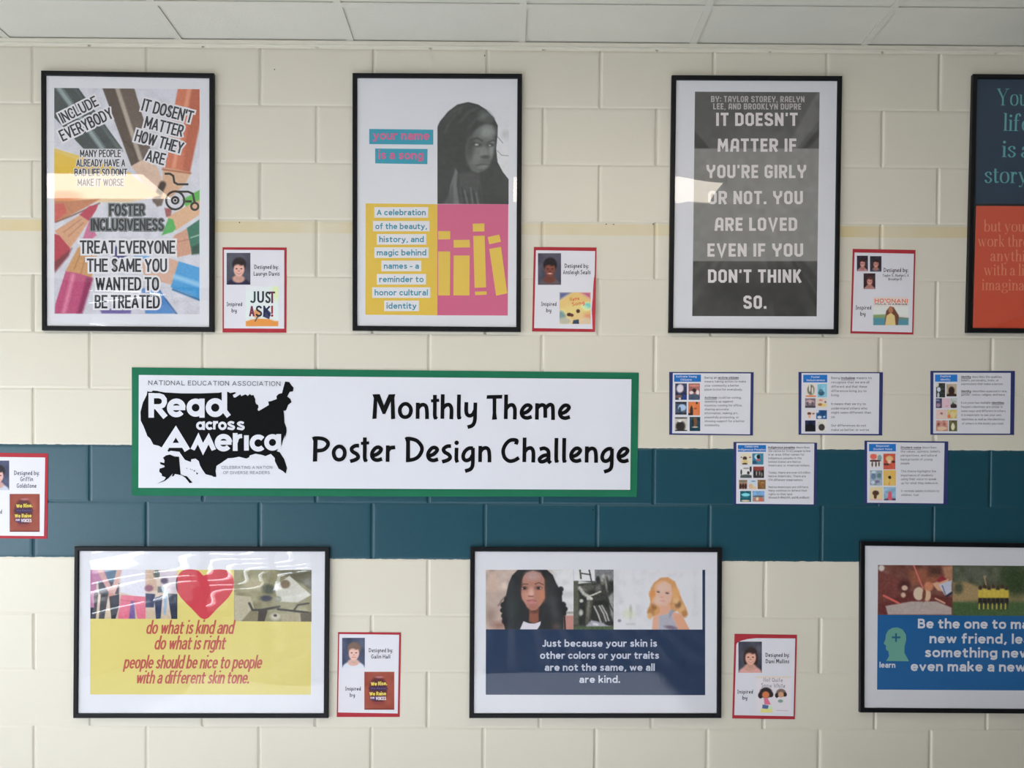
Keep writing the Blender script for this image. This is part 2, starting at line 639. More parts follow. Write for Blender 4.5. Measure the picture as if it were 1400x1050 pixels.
_bw = [(0, .48), (.08, .62), (.24, .68), (.39, .58), (.44, .34), (.39, .10), (.24, 0), (.08, .06), (0, .20)]
_bm = [(.44 - x, y) for x, y in _bw]
_ar = [(0, .46), (.09, .62), (.24, .68), (.36, .62), (.40, .46), (.40, .40)]
PLAIN = {
    'a': [('s', [(.04, .57), (.14, .67), (.26, .68), (.37, .61), (.40, .46), (.40, .30)]), ('l', [(.40, .40), (.40, 0)]), ('s', [(.40, .41), (.20, .38), (.05, .30), (.0, .17), (.06, .03), (.18, 0), (.32, .05), (.40, .18)])],
    'b': [('l', [(0, 1.08), (0, 0)]), ('s', _bw)],
    'c': [('s', [(.39, .58), (.30, .66), (.21, .68), (.06, .58), (0, .34), (.06, .10), (.21, 0), (.30, .02), (.39, .10)])],
    'd': [('l', [(.44, 1.08), (.44, 0)]), ('s', _bm)],
    'e': [('l', [(.03, .35), (.41, .35)]), ('s', [(.44, .35), (.41, .56), (.23, .68), (.05, .58), (0, .34), (.06, .10), (.24, 0), (.40, .08)])],
    'f': [('s', [(.29, 1.07), (.20, 1.08), (.11, 1.00), (.10, .84), (.10, .70)]), ('l', [(.10, .78), (.10, 0)]), ('l', [(.0, .66), (.26, .66)])],
    'g': [('s', _bm), ('l', [(.44, .68), (.44, -.06)]), ('s', [(.44, -.02), (.41, -.20), (.27, -.29), (.13, -.28), (.04, -.22)])],
    'h': [('l', [(0, 1.08), (0, 0)]), ('s', _ar), ('l', [(.40, .44), (.40, 0)])],
    'i': [('l', [(0, .68), (0, 0)]), ('d', 0, 1.07, .60)],
    'j': [('l', [(.10, .68), (.10, -.14)]), ('s', [(.10, -.10), (.07, -.26), (-.04, -.29)]), ('d', .10, 1.07, .60)],
    'k': [('l', [(0, 1.08), (0, 0)]), ('l', [(.36, .68), (.04, .27)]), ('l', [(.14, .40), (.39, 0)])],
    'l': [('l', [(0, 1.08), (0, 0)])],
    'm': [('l', [(0, .68), (0, 0)]), ('s', [(0, .46), (.09, .62), (.21, .68), (.32, .62), (.35, .46), (.35, .40)]), ('l', [(.35, .44), (.35, 0)]), ('s', [(.35, .46), (.44, .62), (.56, .68), (.67, .62), (.70, .46), (.70, .40)]), ('l', [(.70, .44), (.70, 0)])],
    'n': [('l', [(0, .68), (0, 0)]), ('s', _ar), ('l', [(.40, .44), (.40, 0)])],
    'o': [('c', _ell(0, .46, 0, .68))],
    'p': [('l', [(0, .68), (0, -.29)]), ('s', _bw)],
    'q': [('l', [(.44, .68), (.44, -.29)]), ('s', _bm)],
    'r': [('l', [(0, .68), (0, 0)]), ('s', [(0, .42), (.07, .58), (.16, .66), (.26, .67)])],
    's': [('s', [(.33, .60), (.20, .68), (.07, .63), (.03, .52), (.12, .40), (.26, .30), (.34, .18), (.28, .04), (.15, 0), (.0, .08)])],
    't': [('l', [(.10, .90), (.10, .18)]), ('s', [(.10, .24), (.12, .05), (.20, 0), (.30, .03)]), ('l', [(0, .66), (.28, .66)])],
    'u': [('l', [(0, .68), (0, .24)]), ('s', [(0, .28), (.04, .06), (.16, 0), (.31, .06), (.40, .22)]), ('l', [(.40, .68), (.40, 0)])],
    'v': [('l', [(0, .68), (.21, 0)]), ('l', [(.42, .68), (.21, 0)])],
    'w': [('l', [(0, .68), (.16, 0)]), ('l', [(.16, 0), (.33, .66)]), ('l', [(.33, .66), (.50, 0)]), ('l', [(.50, 0), (.66, .68)])],
    'x': [('l', [(0, .68), (.38, 0)]), ('l', [(.38, .68), (0, 0)])],
    'y': [('l', [(0, .68), (.22, .02)]), ('l', [(.43, .68), (.20, -.12)]), ('s', [(.20, -.10), (.13, -.26), (-.01, -.28)])],
    'z': [('l', [(.02, .68), (.36, .68)]), ('l', [(.36, .66), (0, .02)]), ('l', [(0, 0), (.38, 0)])],
    'A': [('l', [(0, 0), (.28, 1)]), ('l', [(.56, 0), (.28, 1)]), ('l', [(.11, .30), (.45, .30)])],
    'B': [('l', [(0, 0), (0, 1)]), ('s', [(0, 1), (.24, 1), (.38, .94), (.41, .77), (.36, .60), (.22, .54), (0, .54)]), ('s', [(.22, .54), (.40, .47), (.46, .28), (.40, .07), (.25, 0), (0, 0)])],
    'C': [('s', [(.48, .80), (.42, .93), (.27, 1), (.10, .92), (.01, .72), (0, .5), (.01, .28), (.10, .08), (.27, 0), (.42, .07), (.48, .20)])],
    'D': [('l', [(0, 0), (0, 1)]), ('s', [(0, 1), (.20, 1), (.40, .92), (.50, .70), (.51, .5), (.50, .30), (.40, .08), (.20, 0), (0, 0)])],
    'E': [('l', [(0, 0), (0, 1)]), ('l', [(0, 1), (.40, 1)]), ('l', [(0, .53), (.35, .53)]), ('l', [(0, 0), (.41, 0)])],
    'F': [('l', [(0, 0), (0, 1)]), ('l', [(0, 1), (.40, 1)]), ('l', [(0, .50), (.35, .50)])],
    'G': [('s', [(.48, .82), (.42, .94), (.27, 1), (.10, .92), (.01, .72), (0, .5), (.01, .28), (.10, .08), (.27, 0), (.42, .05), (.50, .18)]), ('l', [(.50, .14), (.50, .46), (.29, .46)])],
    'H': [('l', [(0, 0), (0, 1)]), ('l', [(.50, 0), (.50, 1)]), ('l', [(0, .52), (.50, .52)])],
    'I': [('l', [(0, 0), (0, 1)])],
    'J': [('l', [(.28, 1), (.28, .26)]), ('s', [(.28, .30), (.24, .06), (.11, 0), (-.02, .08)])],
    'K': [('l', [(0, 0), (0, 1)]), ('l', [(.46, 1), (.03, .40)]), ('l', [(.17, .60), (.49, 0)])],
    'L': [('l', [(0, 1), (0, 0)]), ('l', [(0, 0), (.40, 0)])],
    'M': [('l', [(0, 0), (0, 1)]), ('l', [(0, 1), (.31, .22)]), ('l', [(.31, .22), (.62, 1)]), ('l', [(.62, 1), (.62, 0)])],
    'N': [('l', [(0, 0), (0, 1)]), ('l', [(0, 1), (.50, 0)]), ('l', [(.50, 0), (.50, 1)])],
    'O': [('c', _ell(0, .54, 0, 1))],
    'P': [('l', [(0, 0), (0, 1)]), ('s', [(0, 1), (.24, 1), (.40, .93), (.44, .72), (.39, .50), (.24, .43), (0, .43)])],
    'R': [('l', [(0, 0), (0, 1)]), ('s', [(0, 1), (.24, 1), (.40, .93), (.43, .73), (.38, .54), (.24, .47), (0, .47)]), ('l', [(.22, .47), (.46, 0)])],
    'S': [('s', [(.42, .86), (.34, .97), (.22, 1), (.08, .94), (.03, .76), (.10, .60), (.24, .50), (.39, .38), (.44, .22), (.37, .05), (.22, 0), (.08, .04), (0, .16)])],
    'T': [('l', [(0, 1), (.50, 1)]), ('l', [(.25, 1), (.25, 0)])],
    'U': [('l', [(0, 1), (0, .34)]), ('s', [(0, .40), (.03, .14), (.14, .02), (.25, 0), (.36, .02), (.47, .14), (.50, .40)]), ('l', [(.50, 1), (.50, .34)])],
    'V': [('l', [(0, 1), (.27, 0)]), ('l', [(.54, 1), (.27, 0)])],
    'W': [('l', [(0, 1), (.19, 0)]), ('l', [(.19, 0), (.39, .96)]), ('l', [(.39, .96), (.59, 0)]), ('l', [(.59, 0), (.78, 1)])],
    'Y': [('l', [(0, 1), (.26, .46)]), ('l', [(.52, 1), (.26, .46)]), ('l', [(.26, .48), (.26, 0)])],
    '4': [('l', [(.30, 0), (.30, 1)]), ('l', [(.30, 1), (0, .3)]), ('l', [(0, .28), (.42, .28)])],
    '5': [('l', [(.36, 1), (.05, 1), (.03, .58)]), ('s', [(.03, .56), (.20, .62), (.38, .50), (.38, .16), (.20, 0), (0, .08)])],
    '6': [('s', [(.36, .92), (.20, 1), (.04, .76), (0, .4), (.06, .10), (.20, 0), (.36, .1), (.38, .34), (.28, .54), (.12, .54), (.01, .40)])],
    '7': [('l', [(0, 1), (.40, 1), (.14, 0)])],
    '8': [('c', _ell(.03, .37, .54, 1)), ('c', _ell(0, .40, 0, .54))],
    '.': [('d', 0, .03, .70)],
    ',': [('l', [(.04, .05), (-.05, -.20)])],
    "'": [('l', [(0, 1.02), (0, .78)])],
    '-': [('l', [(0, .36), (.24, .36)])],
    '!': [('l', [(0, 1), (0, .32)]), ('d', 0, .03, .70)],
    '(': [('s', [(.14, 1.1), (.02, .8), (0, .4), (.03, .05), (.14, -.2)])],
    ')': [('s', [(0, 1.1), (.12, .8), (.14, .4), (.11, .05), (0, -.2)])],
    '#': [('l', [(.14, 0), (.20, 1)]), ('l', [(.36, 0), (.42, 1)]), ('l', [(0, .32), (.50, .32)]), ('l', [(.04, .68), (.54, .68)])],
}


def plain_run(s, gap, space):
    """Centre lines of s set in a row: list of (item, x offset), and the total width in cap heights."""
    out, x, first = [], 0.0, True
    for ch in s:
        if ch == ' ':
            x += space
            continue
        xs = [p[0] for it in PLAIN[ch] for p in (it[1] if it[0] != 'd' else [(it[1], 0)])]
        x0, x1 = min(xs), max(xs)
        for it in PLAIN[ch]:
            out.append((it, x - x0))
        x += x1 - x0 + gap
    return out, x - gap


def plain_text(g, s, p0, p1, cap, w, mat, y, shear=0.0, halo=None, hw=2.0, prefix=None, gap=0.24, space=0.30):
    gap = gap + 0.3 * max(0.0, w / cap - 0.14)
    run, total = plain_run(s, gap, space)
    span = plain_run(prefix, gap, space)[1] if prefix else total
    p0, p1 = np.array(p0, float), np.array(p1, float)
    Ln = np.linalg.norm(p1 - p0)
    ex = (p1 - p0) / Ln
    ey = np.array([ex[1], -ex[0]])
    kx, ky = (Ln - w) / max(span, 1e-6), cap - w
    if span < 1e-6:
        kx = ky

    def place(P):
        P = np.asarray(P, float)
        return p0 + np.outer(P[:, 0] + P[:, 1] * shear, ex) + np.outer(P[:, 1], ey)

    def put(extra, yy, m):
        for q, (it, dx) in enumerate(run):
            if it[0] == 'd':
                V = disc(w / 2 + (it[1] + dx) * kx, w / 2 + it[2] * ky, it[3] * w + extra, 12)
                F = [tuple(range(12))]
            else:
                P = [np.array((w / 2 + (x + dx) * kx, w / 2 + v * ky)) for x, v in it[1]]
                pts = P if it[0] == 'l' else smooth(P, it[0] == 'c', 4)
                pts = [np.array(p) for p in pts]
                if it[0] != 'c':
                    for a_, b_ in ((0, 1), (-1, -2)):
                        d = pts[a_] - pts[b_]
                        pts[a_] = pts[a_] + d / (np.linalg.norm(d) + 1e-9) * (w / 2 + extra) * (1.0 if abs(d[0]) < 0.12 * abs(d[1]) or abs(d[1]) < 0.12 * abs(d[0]) else 0.55)
                V, F = ribbon(pts, w + 2 * extra, it[0] == 'c')
            g.add(at_many(place(V), yy - 0.000003 * (q % 7)), F, m)

    if halo is not None:
        put(hw, y, halo)
        y = y - 0.00006
    put(0.0, y, mat)


def sans(s):
    return plain_run(s, 0.24, 0.30)[1]


def drawn(s, glyphs, w, gap, space, contrast=None, flip=False):
    parts, x = [], 0.0
    for ch in s:
        if ch == ' ':
            x += space
            continue
        items = glyphs[ch]
        geo = glyph_geo(items, w, contrast, flip)
        xs = [v[0] for V, F in geo for v in V]
        x0, x1 = min(xs), max(xs)
        for V, F in geo:
            parts.append(([(v[0] - x0 + x, v[1]) for v in V], F))
        x += x1 - x0 + gap
    return parts


# --- hand-lettered face of the banner and the small cards (units of the enlarged detail, y down)
_e = [('s', [(35, -72), (88, -93), (122, -125), (132, -152), (106, -172), (68, -165), (32, -123), (22, -75), (42, -34), (88, -19), (143, -34)])]
_s = [('s', [(120, -192), (72, -188), (32, -158), (42, -122), (92, -90), (110, -55), (82, -25), (14, -3)])]
HAND = {
    'M': [('p', [(0, -293), (88, -296), (138, -161), (195, -293), (275, -296), (263, -253), (272, -1), (223, 5), (220, -208), (155, -58), (123, -58), (58, -213), (50, -3), (-1, 2), (17, -248)])],
    'o': [('c', [(107, -178), (62, -175), (27, -138), (20, -88), (42, -38), (87, -22), (132, -42), (152, -92), (144, -143)]), ('p', [(70, -198), (127, -197), (129, -168), (100, -160)])],
    'n': [('l', [(23, -196), (20, -3)]), ('s', [(23, -125), (52, -161), (92, -172), (122, -148), (132, -83), (133, 0)])],
    't': [('s', [(47, -290), (46, -130), (46, -40), (60, -2)]), ('l', [(0, -218), (98, -226)], 36), ('l', [(52, -22), (74, -8)], 34)],
    'h': [('l', [(27, -298), (22, -5)]), ('s', [(23, -122), (58, -163), (103, -173), (128, -138), (132, -78), (129, 0)])],
    'l': [('s', [(26, -296), (23, -150), (23, -40), (32, -2)]), ('l', [(28, -24), (48, -10)], 34)],
    'y': [('s', [(24, -205), (21, -110), (31, -60), (65, -42), (102, -62), (124, -105)]), ('s', [(132, -200), (128, -90), (126, 0), (112, 52), (84, 80), (38, 94)])],
    'T': [('p', [(6, -290), (190, -294), (186, -249), (0, -246)]), ('p', [(73, -252), (118, -252), (116, -78), (126, 0), (66, 5), (74, -74)])],
    'e': _e,
    'm': [('l', [(23, -196), (20, 0)]), ('s', [(20, -135), (58, -168), (93, -174), (117, -146), (121, -22)]), ('s', [(120, -136), (160, -172), (190, -178), (210, -145), (214, 4)])],
    'P': [('p', [(0, -293), (70, -290), (66, -180), (64, 0), (12, 3), (18, -240)]), ('s', [(20, -277), (90, -278), (155, -262), (193, -222), (182, -176), (135, -138), (62, -128)])],
    's': _s,
    'r': [('l', [(26, -196), (23, 0)]), ('s', [(24, -122), (54, -163), (114, -174)])],
    'D': [('p', [(0, -292), (66, -288), (66, -20), (64, 2), (16, 3), (18, -240)]), ('s', [(14, -277), (72, -276), (145, -254), (199, -194), (205, -132), (166, -64), (106, -30), (24, -18)])],
    'i': [('s', [(28, -172), (25, -90), (25, -32), (38, 3)]), ('d', 28, -232, 27)],
    'g': [('s', [(142, -167), (92, -166), (46, -132), (24, -82), (31, -38), (65, -20), (112, -43), (140, -95)]), ('s', [(140, -172), (139, -52), (135, 38), (110, 83), (46, 107)])],
    'C': [('s', [(176, -215), (184, -262), (112, -266), (54, -216), (24, -140), (40, -62), (92, -18), (152, -22), (213, -56)])],
    'a': [('s', [(28, -160), (84, -171), (128, -142), (136, -82), (136, -22), (160, 6)]), ('c', [(128, -86), (74, -82), (30, -48), (36, -14), (78, -14), (126, -46)])],
    'b': [('l', [(25, -296), (22, 0)]), ('s', [(22, -120), (60, -165), (110, -165), (140, -115), (130, -45), (80, -18), (24, -25)])],
    'd': [('s', [(125, -120), (85, -165), (38, -140), (22, -80), (42, -28), (87, -22), (122, -72)]), ('s', [(130, -296), (126, -110), (126, -30), (142, 0)])],
    'p': [('l', [(25, -190), (22, 105)]), ('s', [(22, -120), (60, -165), (110, -165), (140, -115), (130, -45), (80, -18), (24, -25)])],
    'u': [('s', [(25, -192), (22, -95), (40, -28), (82, -22), (118, -75)]), ('l', [(124, -192), (126, 0)])],
    'v': [('l', [(15, -192), (70, -12), (125, -192)])],
    'f': [('s', [(118, -268), (76, -282), (50, -235), (48, 0)]), ('l', [(4, -180), (104, -186)], 36)],
    'k': [('l', [(25, -296), (22, 0)]), ('l', [(130, -188), (34, -88), (138, -4)])],
    'I': [('l', [(62, -288), (62, -6)]), ('l', [(8, -278), (116, -282)], 38), ('l', [(8, -10), (116, -12)], 38)],
    'L': [('l', [(28, -294), (25, -20), (150, -22)])],
    'A': [('l', [(14, 0), (86, -280), (166, 0)]), ('l', [(44, -95), (136, -97)], 38)],
    'S': [('s', [(158, -268), (98, -284), (42, -245), (52, -188), (120, -138), (150, -80), (110, -26), (18, -14)])],
    'G': [('s', [(182, -236), (140, -276), (76, -252), (28, -150), (50, -50), (112, -16), (176, -40), (188, -120)]), ('l', [(118, -126), (206, -130)], 40)],
    'H': [('l', [(26, -294), (24, 0)]), ('l', [(170, -294), (172, 0)]), ('l', [(24, -150), (172, -152)], 40)],
    'R': [('l', [(28, -290), (25, 0)]), ('s', [(20, -277), (90, -278), (150, -250), (150, -185), (100, -140), (30, -136)]), ('l', [(86, -140), (168, 0)])],
    'B': [('l', [(28, -290), (25, 0)]), ('s', [(20, -277), (90, -278), (140, -250), (135, -190), (90, -158), (30, -154)]), ('s', [(60, -156), (130, -140), (168, -85), (130, -28), (24, -18)])],
    'N': [('l', [(26, 0), (28, -286), (160, -8), (162, -294)])],
    'Q': [('c', [(100, -276), (40, -240), (22, -150), (48, -50), (104, -20), (164, -50), (186, -150), (160, -240)]), ('l', [(120, -80), (190, 10)])],
    'W': [('l', [(10, -290), (70, -12), (130, -220), (190, -12), (250, -290)])],
    'w': [('l', [(12, -192), (56, -12), (100, -150), (144, -12), (190, -192)])],
    ':': [('d', 24, -165, 25), ('d', 24, -24, 25)],
    '.': [('d', 24, -20, 25)],
    ',': [('l', [(36, -24), (14, 40)])],
    '&': [('s', [(170, -10), (70, -160), (60, -250), (105, -275), (130, -230), (90, -170), (30, -90), (50, -22), (110, -20), (170, -110)], 34)],
}


def hand(s):
    return drawn(s, HAND, 45, 40, 95, flip=True)


# --- squared capitals of the grey poster (cap height 1)
QUAD = {
    'A': [('l', [(.07, 0), (.15, .80), (.24, .905), (.42, .905), (.51, .81), (.51, 0)]), ('l', [(.12, .34), (.5, .34)])],
    'B': [('l', [(.1, 0), (.1, 1)]), ('l', [(.1, .905), (.42, .905), (.50, .83), (.50, .61), (.42, .52), (.1, .52)]), ('l', [(.4, .52), (.52, .43), (.52, .18), (.43, .095), (.1, .095)])],
    'D': [('l', [(.1, 0), (.1, 1)]), ('l', [(.1, .905), (.38, .905), (.51, .78), (.51, .22), (.38, .095), (.1, .095)])],
    'E': [('l', [(.1, 0), (.1, 1)]), ('l', [(.1, .905), (.50, .905)]), ('l', [(.1, .5), (.46, .5)]), ('l', [(.1, .095), (.50, .095)])],
    'F': [('l', [(.1, 0), (.1, 1)]), ('l', [(.1, .905), (.50, .905)]), ('l', [(.1, .48), (.46, .48)])],
    'G': [('l', [(.52, .70), (.50, .84), (.40, .905), (.21, .905), (.1, .79), (.1, .21), (.21, .095), (.40, .095), (.51, .2), (.51, .46), (.30, .46)])],
    'H': [('l', [(.1, 0), (.1, 1)]), ('l', [(.51, 0), (.51, 1)]), ('l', [(.1, .5), (.51, .5)])],
    'I': [('l', [(.1, 0), (.1, 1)])],
    'K': [('l', [(.1, 0), (.1, 1)]), ('l', [(.50, 1), (.18, .46)]), ('l', [(.22, .60), (.53, 0)])],
    'L': [('l', [(.1, 1), (.1, .095), (.48, .095)])],
    'M': [('l', [(.08, 0), (.12, .99)]), ('l', [(.12, .93), (.36, .38), (.60, .93)]), ('l', [(.60, .99), (.64, 0)])],
    'N': [('l', [(.1, 0), (.1, 1)]), ('l', [(.1, .93), (.52, .07)]), ('l', [(.52, 0), (.52, 1)])],
    'O': [('l', [(.1, .5), (.1, .79), (.21, .905), (.40, .905), (.51, .79), (.51, .21), (.40, .095), (.21, .095), (.1, .21), (.1, .5)])],
    'P': [('l', [(.1, 0), (.1, 1)]), ('l', [(.1, .905), (.40, .905), (.51, .81), (.51, .53), (.40, .43), (.1, .43)])],
    'R': [('l', [(.1, 0), (.1, 1)]), ('l', [(.1, .905), (.40, .905), (.51, .81), (.51, .55), (.40, .45), (.1, .45)]), ('l', [(.30, .45), (.52, 0)])],
    'S': [('l', [(.50, .72), (.48, .84), (.39, .905), (.20, .905), (.1, .81), (.1, .64), (.18, .55), (.43, .46), (.51, .36), (.51, .19), (.41, .095), (.20, .095), (.11, .16), (.09, .29)])],
    'T': [('l', [(.0, .905), (.56, .905)]), ('l', [(.28, .9), (.28, 0)])],
    'U': [('l', [(.1, 1), (.1, .21), (.21, .095), (.40, .095), (.51, .21), (.51, 1)])],
    'V': [('l', [(.04, 1), (.30, .06), (.56, 1)])],
    'Y': [('l', [(.06, 1), (.08, .68), (.30, .44), (.52, .68), (.54, 1)]), ('l', [(.30, .5), (.30, 0)])],
    "'": [('l', [(.12, 1), (.09, .74)], .16)],
    '.': [('l', [(.1, 0), (.1, .2)])],
    ',': [('l', [(.12, .18), (.06, -.12)], .15)],
    ':': [('l', [(.1, .1), (.1, .28)]), ('l', [(.1, .58), (.1, .76)])],
}


def quad_caps(s):
    return drawn(s, QUAD, 0.195, 0.13, 0.34)


# --- high-contrast serif (cap height 1)
def _h(x0, x1, y):
    return ('l', [(x0, y), (x1, y)], .035)


_bowl = [(.33, .655), (.17, .60), (.09, .45), (.08, .22), (.16, .06), (.31, 0.0), (.46, .06), (.54, .22), (.54, .44), (.47, .60)]
SERIF = {
    'Y': [('l', [(.08, 1), (.40, .44)], .125), ('l', [(.72, 1), (.42, .44)], .035), ('l', [(.40, .5), (.40, 0)]), _h(-.04, .24, 1), _h(.58, .86, 1), _h(.26, .54, .01)],
    'o': [('c', _bowl)],
    'u': [('l', [(.14, .66), (.14, .16)]), ('s', [(.14, .18), (.19, .03), (.33, .02), (.47, .16)]), ('l', [(.50, .66), (.50, 0)]), _h(.01, .16, .65), _h(.37, .52, .65), _h(.48, .62, .01)],
    'r': [('l', [(.15, .66), (.15, 0)]), ('s', [(.15, .40), (.24, .60), (.36, .66)]), ('d', .38, .58, .065), _h(.02, .16, .65), _h(.02, .30, .01)],
    'l': [('l', [(.14, 1.06), (.14, 0)]), _h(.01, .28, .01), _h(.01, .16, 1.05)],
    'i': [('l', [(.14, .66), (.14, 0)]), ('d', .14, .90, .085), _h(.01, .28, .01), _h(.01, .16, .65)],
    'f': [('s', [(.42, .96), (.34, 1.05), (.22, .98), (.17, .78), (.17, .55)]), ('l', [(.17, .70), (.17, 0)]), ('d', .42, .94, .06), _h(.04, .38, .64), _h(.04, .32, .01)],
    'e': [('s', [(.52, .37), (.47, .58), (.31, .655), (.15, .57), (.08, .34), (.14, .10), (.31, .0), (.52, .13)]), _h(.08, .55, .37)],
    's': [('s', [(.41, .48), (.36, .62), (.22, .65), (.09, .53), (.18, .39), (.36, .28), (.42, .15), (.30, .01), (.16, .02), (.06, .17)])],
    'a': [('s', [(.12, .50), (.20, .64), (.36, .60), (.41, .42), (.41, .12), (.47, .02), (.56, .06)]), ('s', [(.41, .38), (.18, .29), (.08, .14), (.20, .0), (.41, .13)]), ('d', .13, .49, .06)],
    't': [('l', [(.18, .86), (.18, .14)]), ('s', [(.18, .16), (.24, .01), (.38, .08)]), _h(.03, .37, .64)],
    'y': [('l', [(.08, .66), (.31, .04)], .12), ('s', [(.50, .66), (.30, .06), (.20, -.20), (.08, -.24)], .035), ('d', .08, -.20, .06), _h(-.03, .2, .65), _h(.40, .60, .65)],
    'b': [('l', [(.13, 1.06), (.13, .02)]), ('s', [(.13, .42), (.24, .62), (.38, .64), (.53, .50), (.54, .20), (.42, .02), (.24, .01), (.13, .16)]), _h(.0, .14, 1.05)],
    'd': [('l', [(.50, 1.06), (.50, 0)]), ('s', [(.50, .42), (.40, .63), (.24, .63), (.09, .46), (.09, .20), (.22, .01), (.38, .03), (.50, .20)]), _h(.37, .50, 1.05), _h(.50, .62, .01)],
    'w': [('l', [(.07, .66), (.26, .0)], .12), ('l', [(.26, 0), (.44, .62)], .035), ('l', [(.40, .66), (.59, 0)], .12), ('l', [(.59, 0), (.77, .66)], .035), _h(-.04, .19, .65), _h(.66, .88, .65)],
    'k': [('l', [(.14, 1.06), (.14, 0)]), ('l', [(.48, .64), (.16, .27)], .035), ('l', [(.26, .38), (.52, 0)], .12), _h(.01, .28, .01), _h(.36, .58, .65), _h(.42, .62, .01), _h(.0, .14, 1.05)],
    'h': [('l', [(.14, 1.06), (.14, 0)]), ('s', [(.14, .42), (.26, .62), (.42, .62), (.49, .48), (.49, 0)]), _h(.01, .27, .01), _h(.37, .62, .01), _h(.0, .14, 1.05)],
    'n': [('l', [(.14, .66), (.14, 0)]), ('s', [(.14, .42), (.26, .62), (.42, .62), (.49, .48), (.49, 0)]), _h(.01, .27, .01), _h(.37, .62, .01), _h(.0, .14, .65)],
    'm': [('l', [(.14, .66), (.14, 0)]), ('s', [(.14, .42), (.26, .62), (.39, .62), (.46, .48), (.46, 0)]), ('s', [(.46, .42), (.58, .62), (.71, .62), (.78, .48), (.78, 0)]), _h(.01, .27, .01), _h(.34, .58, .01), _h(.66, .91, .01), _h(.0, .14, .65)],
    'g': [('c', [(.28, .655), (.13, .58), (.10, .43), (.18, .29), (.30, .26), (.42, .31), (.48, .45), (.43, .59)]), ('c', [(.12, .02), (.30, .04), (.50, -.02), (.50, -.16), (.30, -.25), (.10, -.20), (.05, -.08)]), ('s', [(.20, .28), (.12, .18), (.16, .06)], .05), ('l', [(.42, .60), (.56, .64)], .05)],
}


def serif(s):
    return drawn(s, SERIF, 0.12, 0.055, 0.24, contrast=(.032, .125))


FACES = {'hand': (hand, 295.0), 'quad': (quad_caps, 1.0), 'serif': (serif, 1.0)}


def text(g, s, p0, p1, cap, mat, y, face='sans', bold=0.0, shear=0.0, halo=None, prefix=None, hw=2.0):
    """Set s on the baseline p0 -> p1 (photograph pixels), capitals cap pixels high. With prefix, only that start of s
    spans p0 -> p1. bold widens strokes by that many pixels. halo = material of a contour hw pixels wide."""
    if hasattr(g, 'next'):
        g.next()
    if face == 'sans':
        plain_text(g, s, p0, p1, cap, cap * 0.125 + bold * 0.55, mat, y, shear, halo, hw, prefix)
        return
    fn, H = FACES[face]
    parts = fn(s)
    xs = [v[0] for V, F in parts for v in V]
    x0, x1 = min(xs), max(xs)
    if prefix:
        x1 = max(v[0] for V, F in fn(prefix) for v in V)
    p0 = np.array(p0, float)
    d = np.array(p1, float) - p0
    Ln = np.linalg.norm(d)
    ex = d / Ln
    ey = np.array([ex[1], -ex[0]])
    kx = (Ln - bold) / (x1 - x0)
    ky = cap / H

    def put(dx, dy, yy, m, dyy):
        for q, (V, F) in enumerate(parts):
            V = np.array(V, float)
            u = (V[:, 0] - x0) * kx + bold / 2
            w = V[:, 1] * ky
            P = p0 + np.outer(u + w * shear + dx, ex) + np.outer(w + dy, ey)
            g.add(at_many(P, yy - dyy * q), F, m)

    if halo is not None:
        for k in range(10):
            a = 2 * math.pi * k / 10
            put(hw * math.cos(a), hw * math.sin(a), y - 0.000006 * k, halo, 0)
        y = y - 0.00008
    if bold <= 0:
        put(0, 0, y, mat, 0.000002)
    else:
        n = max(2, int(math.ceil(bold / 0.55)) + 1)
        for k in range(n):
            put(-bold / 2 + bold * k / (n - 1), 0, y - 0.000008 * k, mat, 0)


def pgon(g, pts, mat, y):
    g.add(at_many(pts, y), [tuple(range(len(pts)))], mat)


def strokes(g, items, w, k, mat, y, contrast=None):
    for q, (V, F) in enumerate(glyph_geo(items, w, contrast)):
        g.add(at_many([k(v[0], v[1]) for v in V], y - 0.000008 * q), F, mat)


def rect_px(x0, y0, x1, y1):
    return [(x0, y0), (x1, y0), (x1, y1), (x0, y1)]


class Lines:
    """Lettering set line by line: every line of text becomes an object of its own."""

    def __init__(self):
        self.rows = []

    def next(self):
        self.rows.append(G())

    def add(self, *a):
        self.rows[-1].add(*a)

    def build(self, name, parent, label=None):
        for r in self.rows:
            o = r.build(name, parent)
            if label:
                o['label'] = label


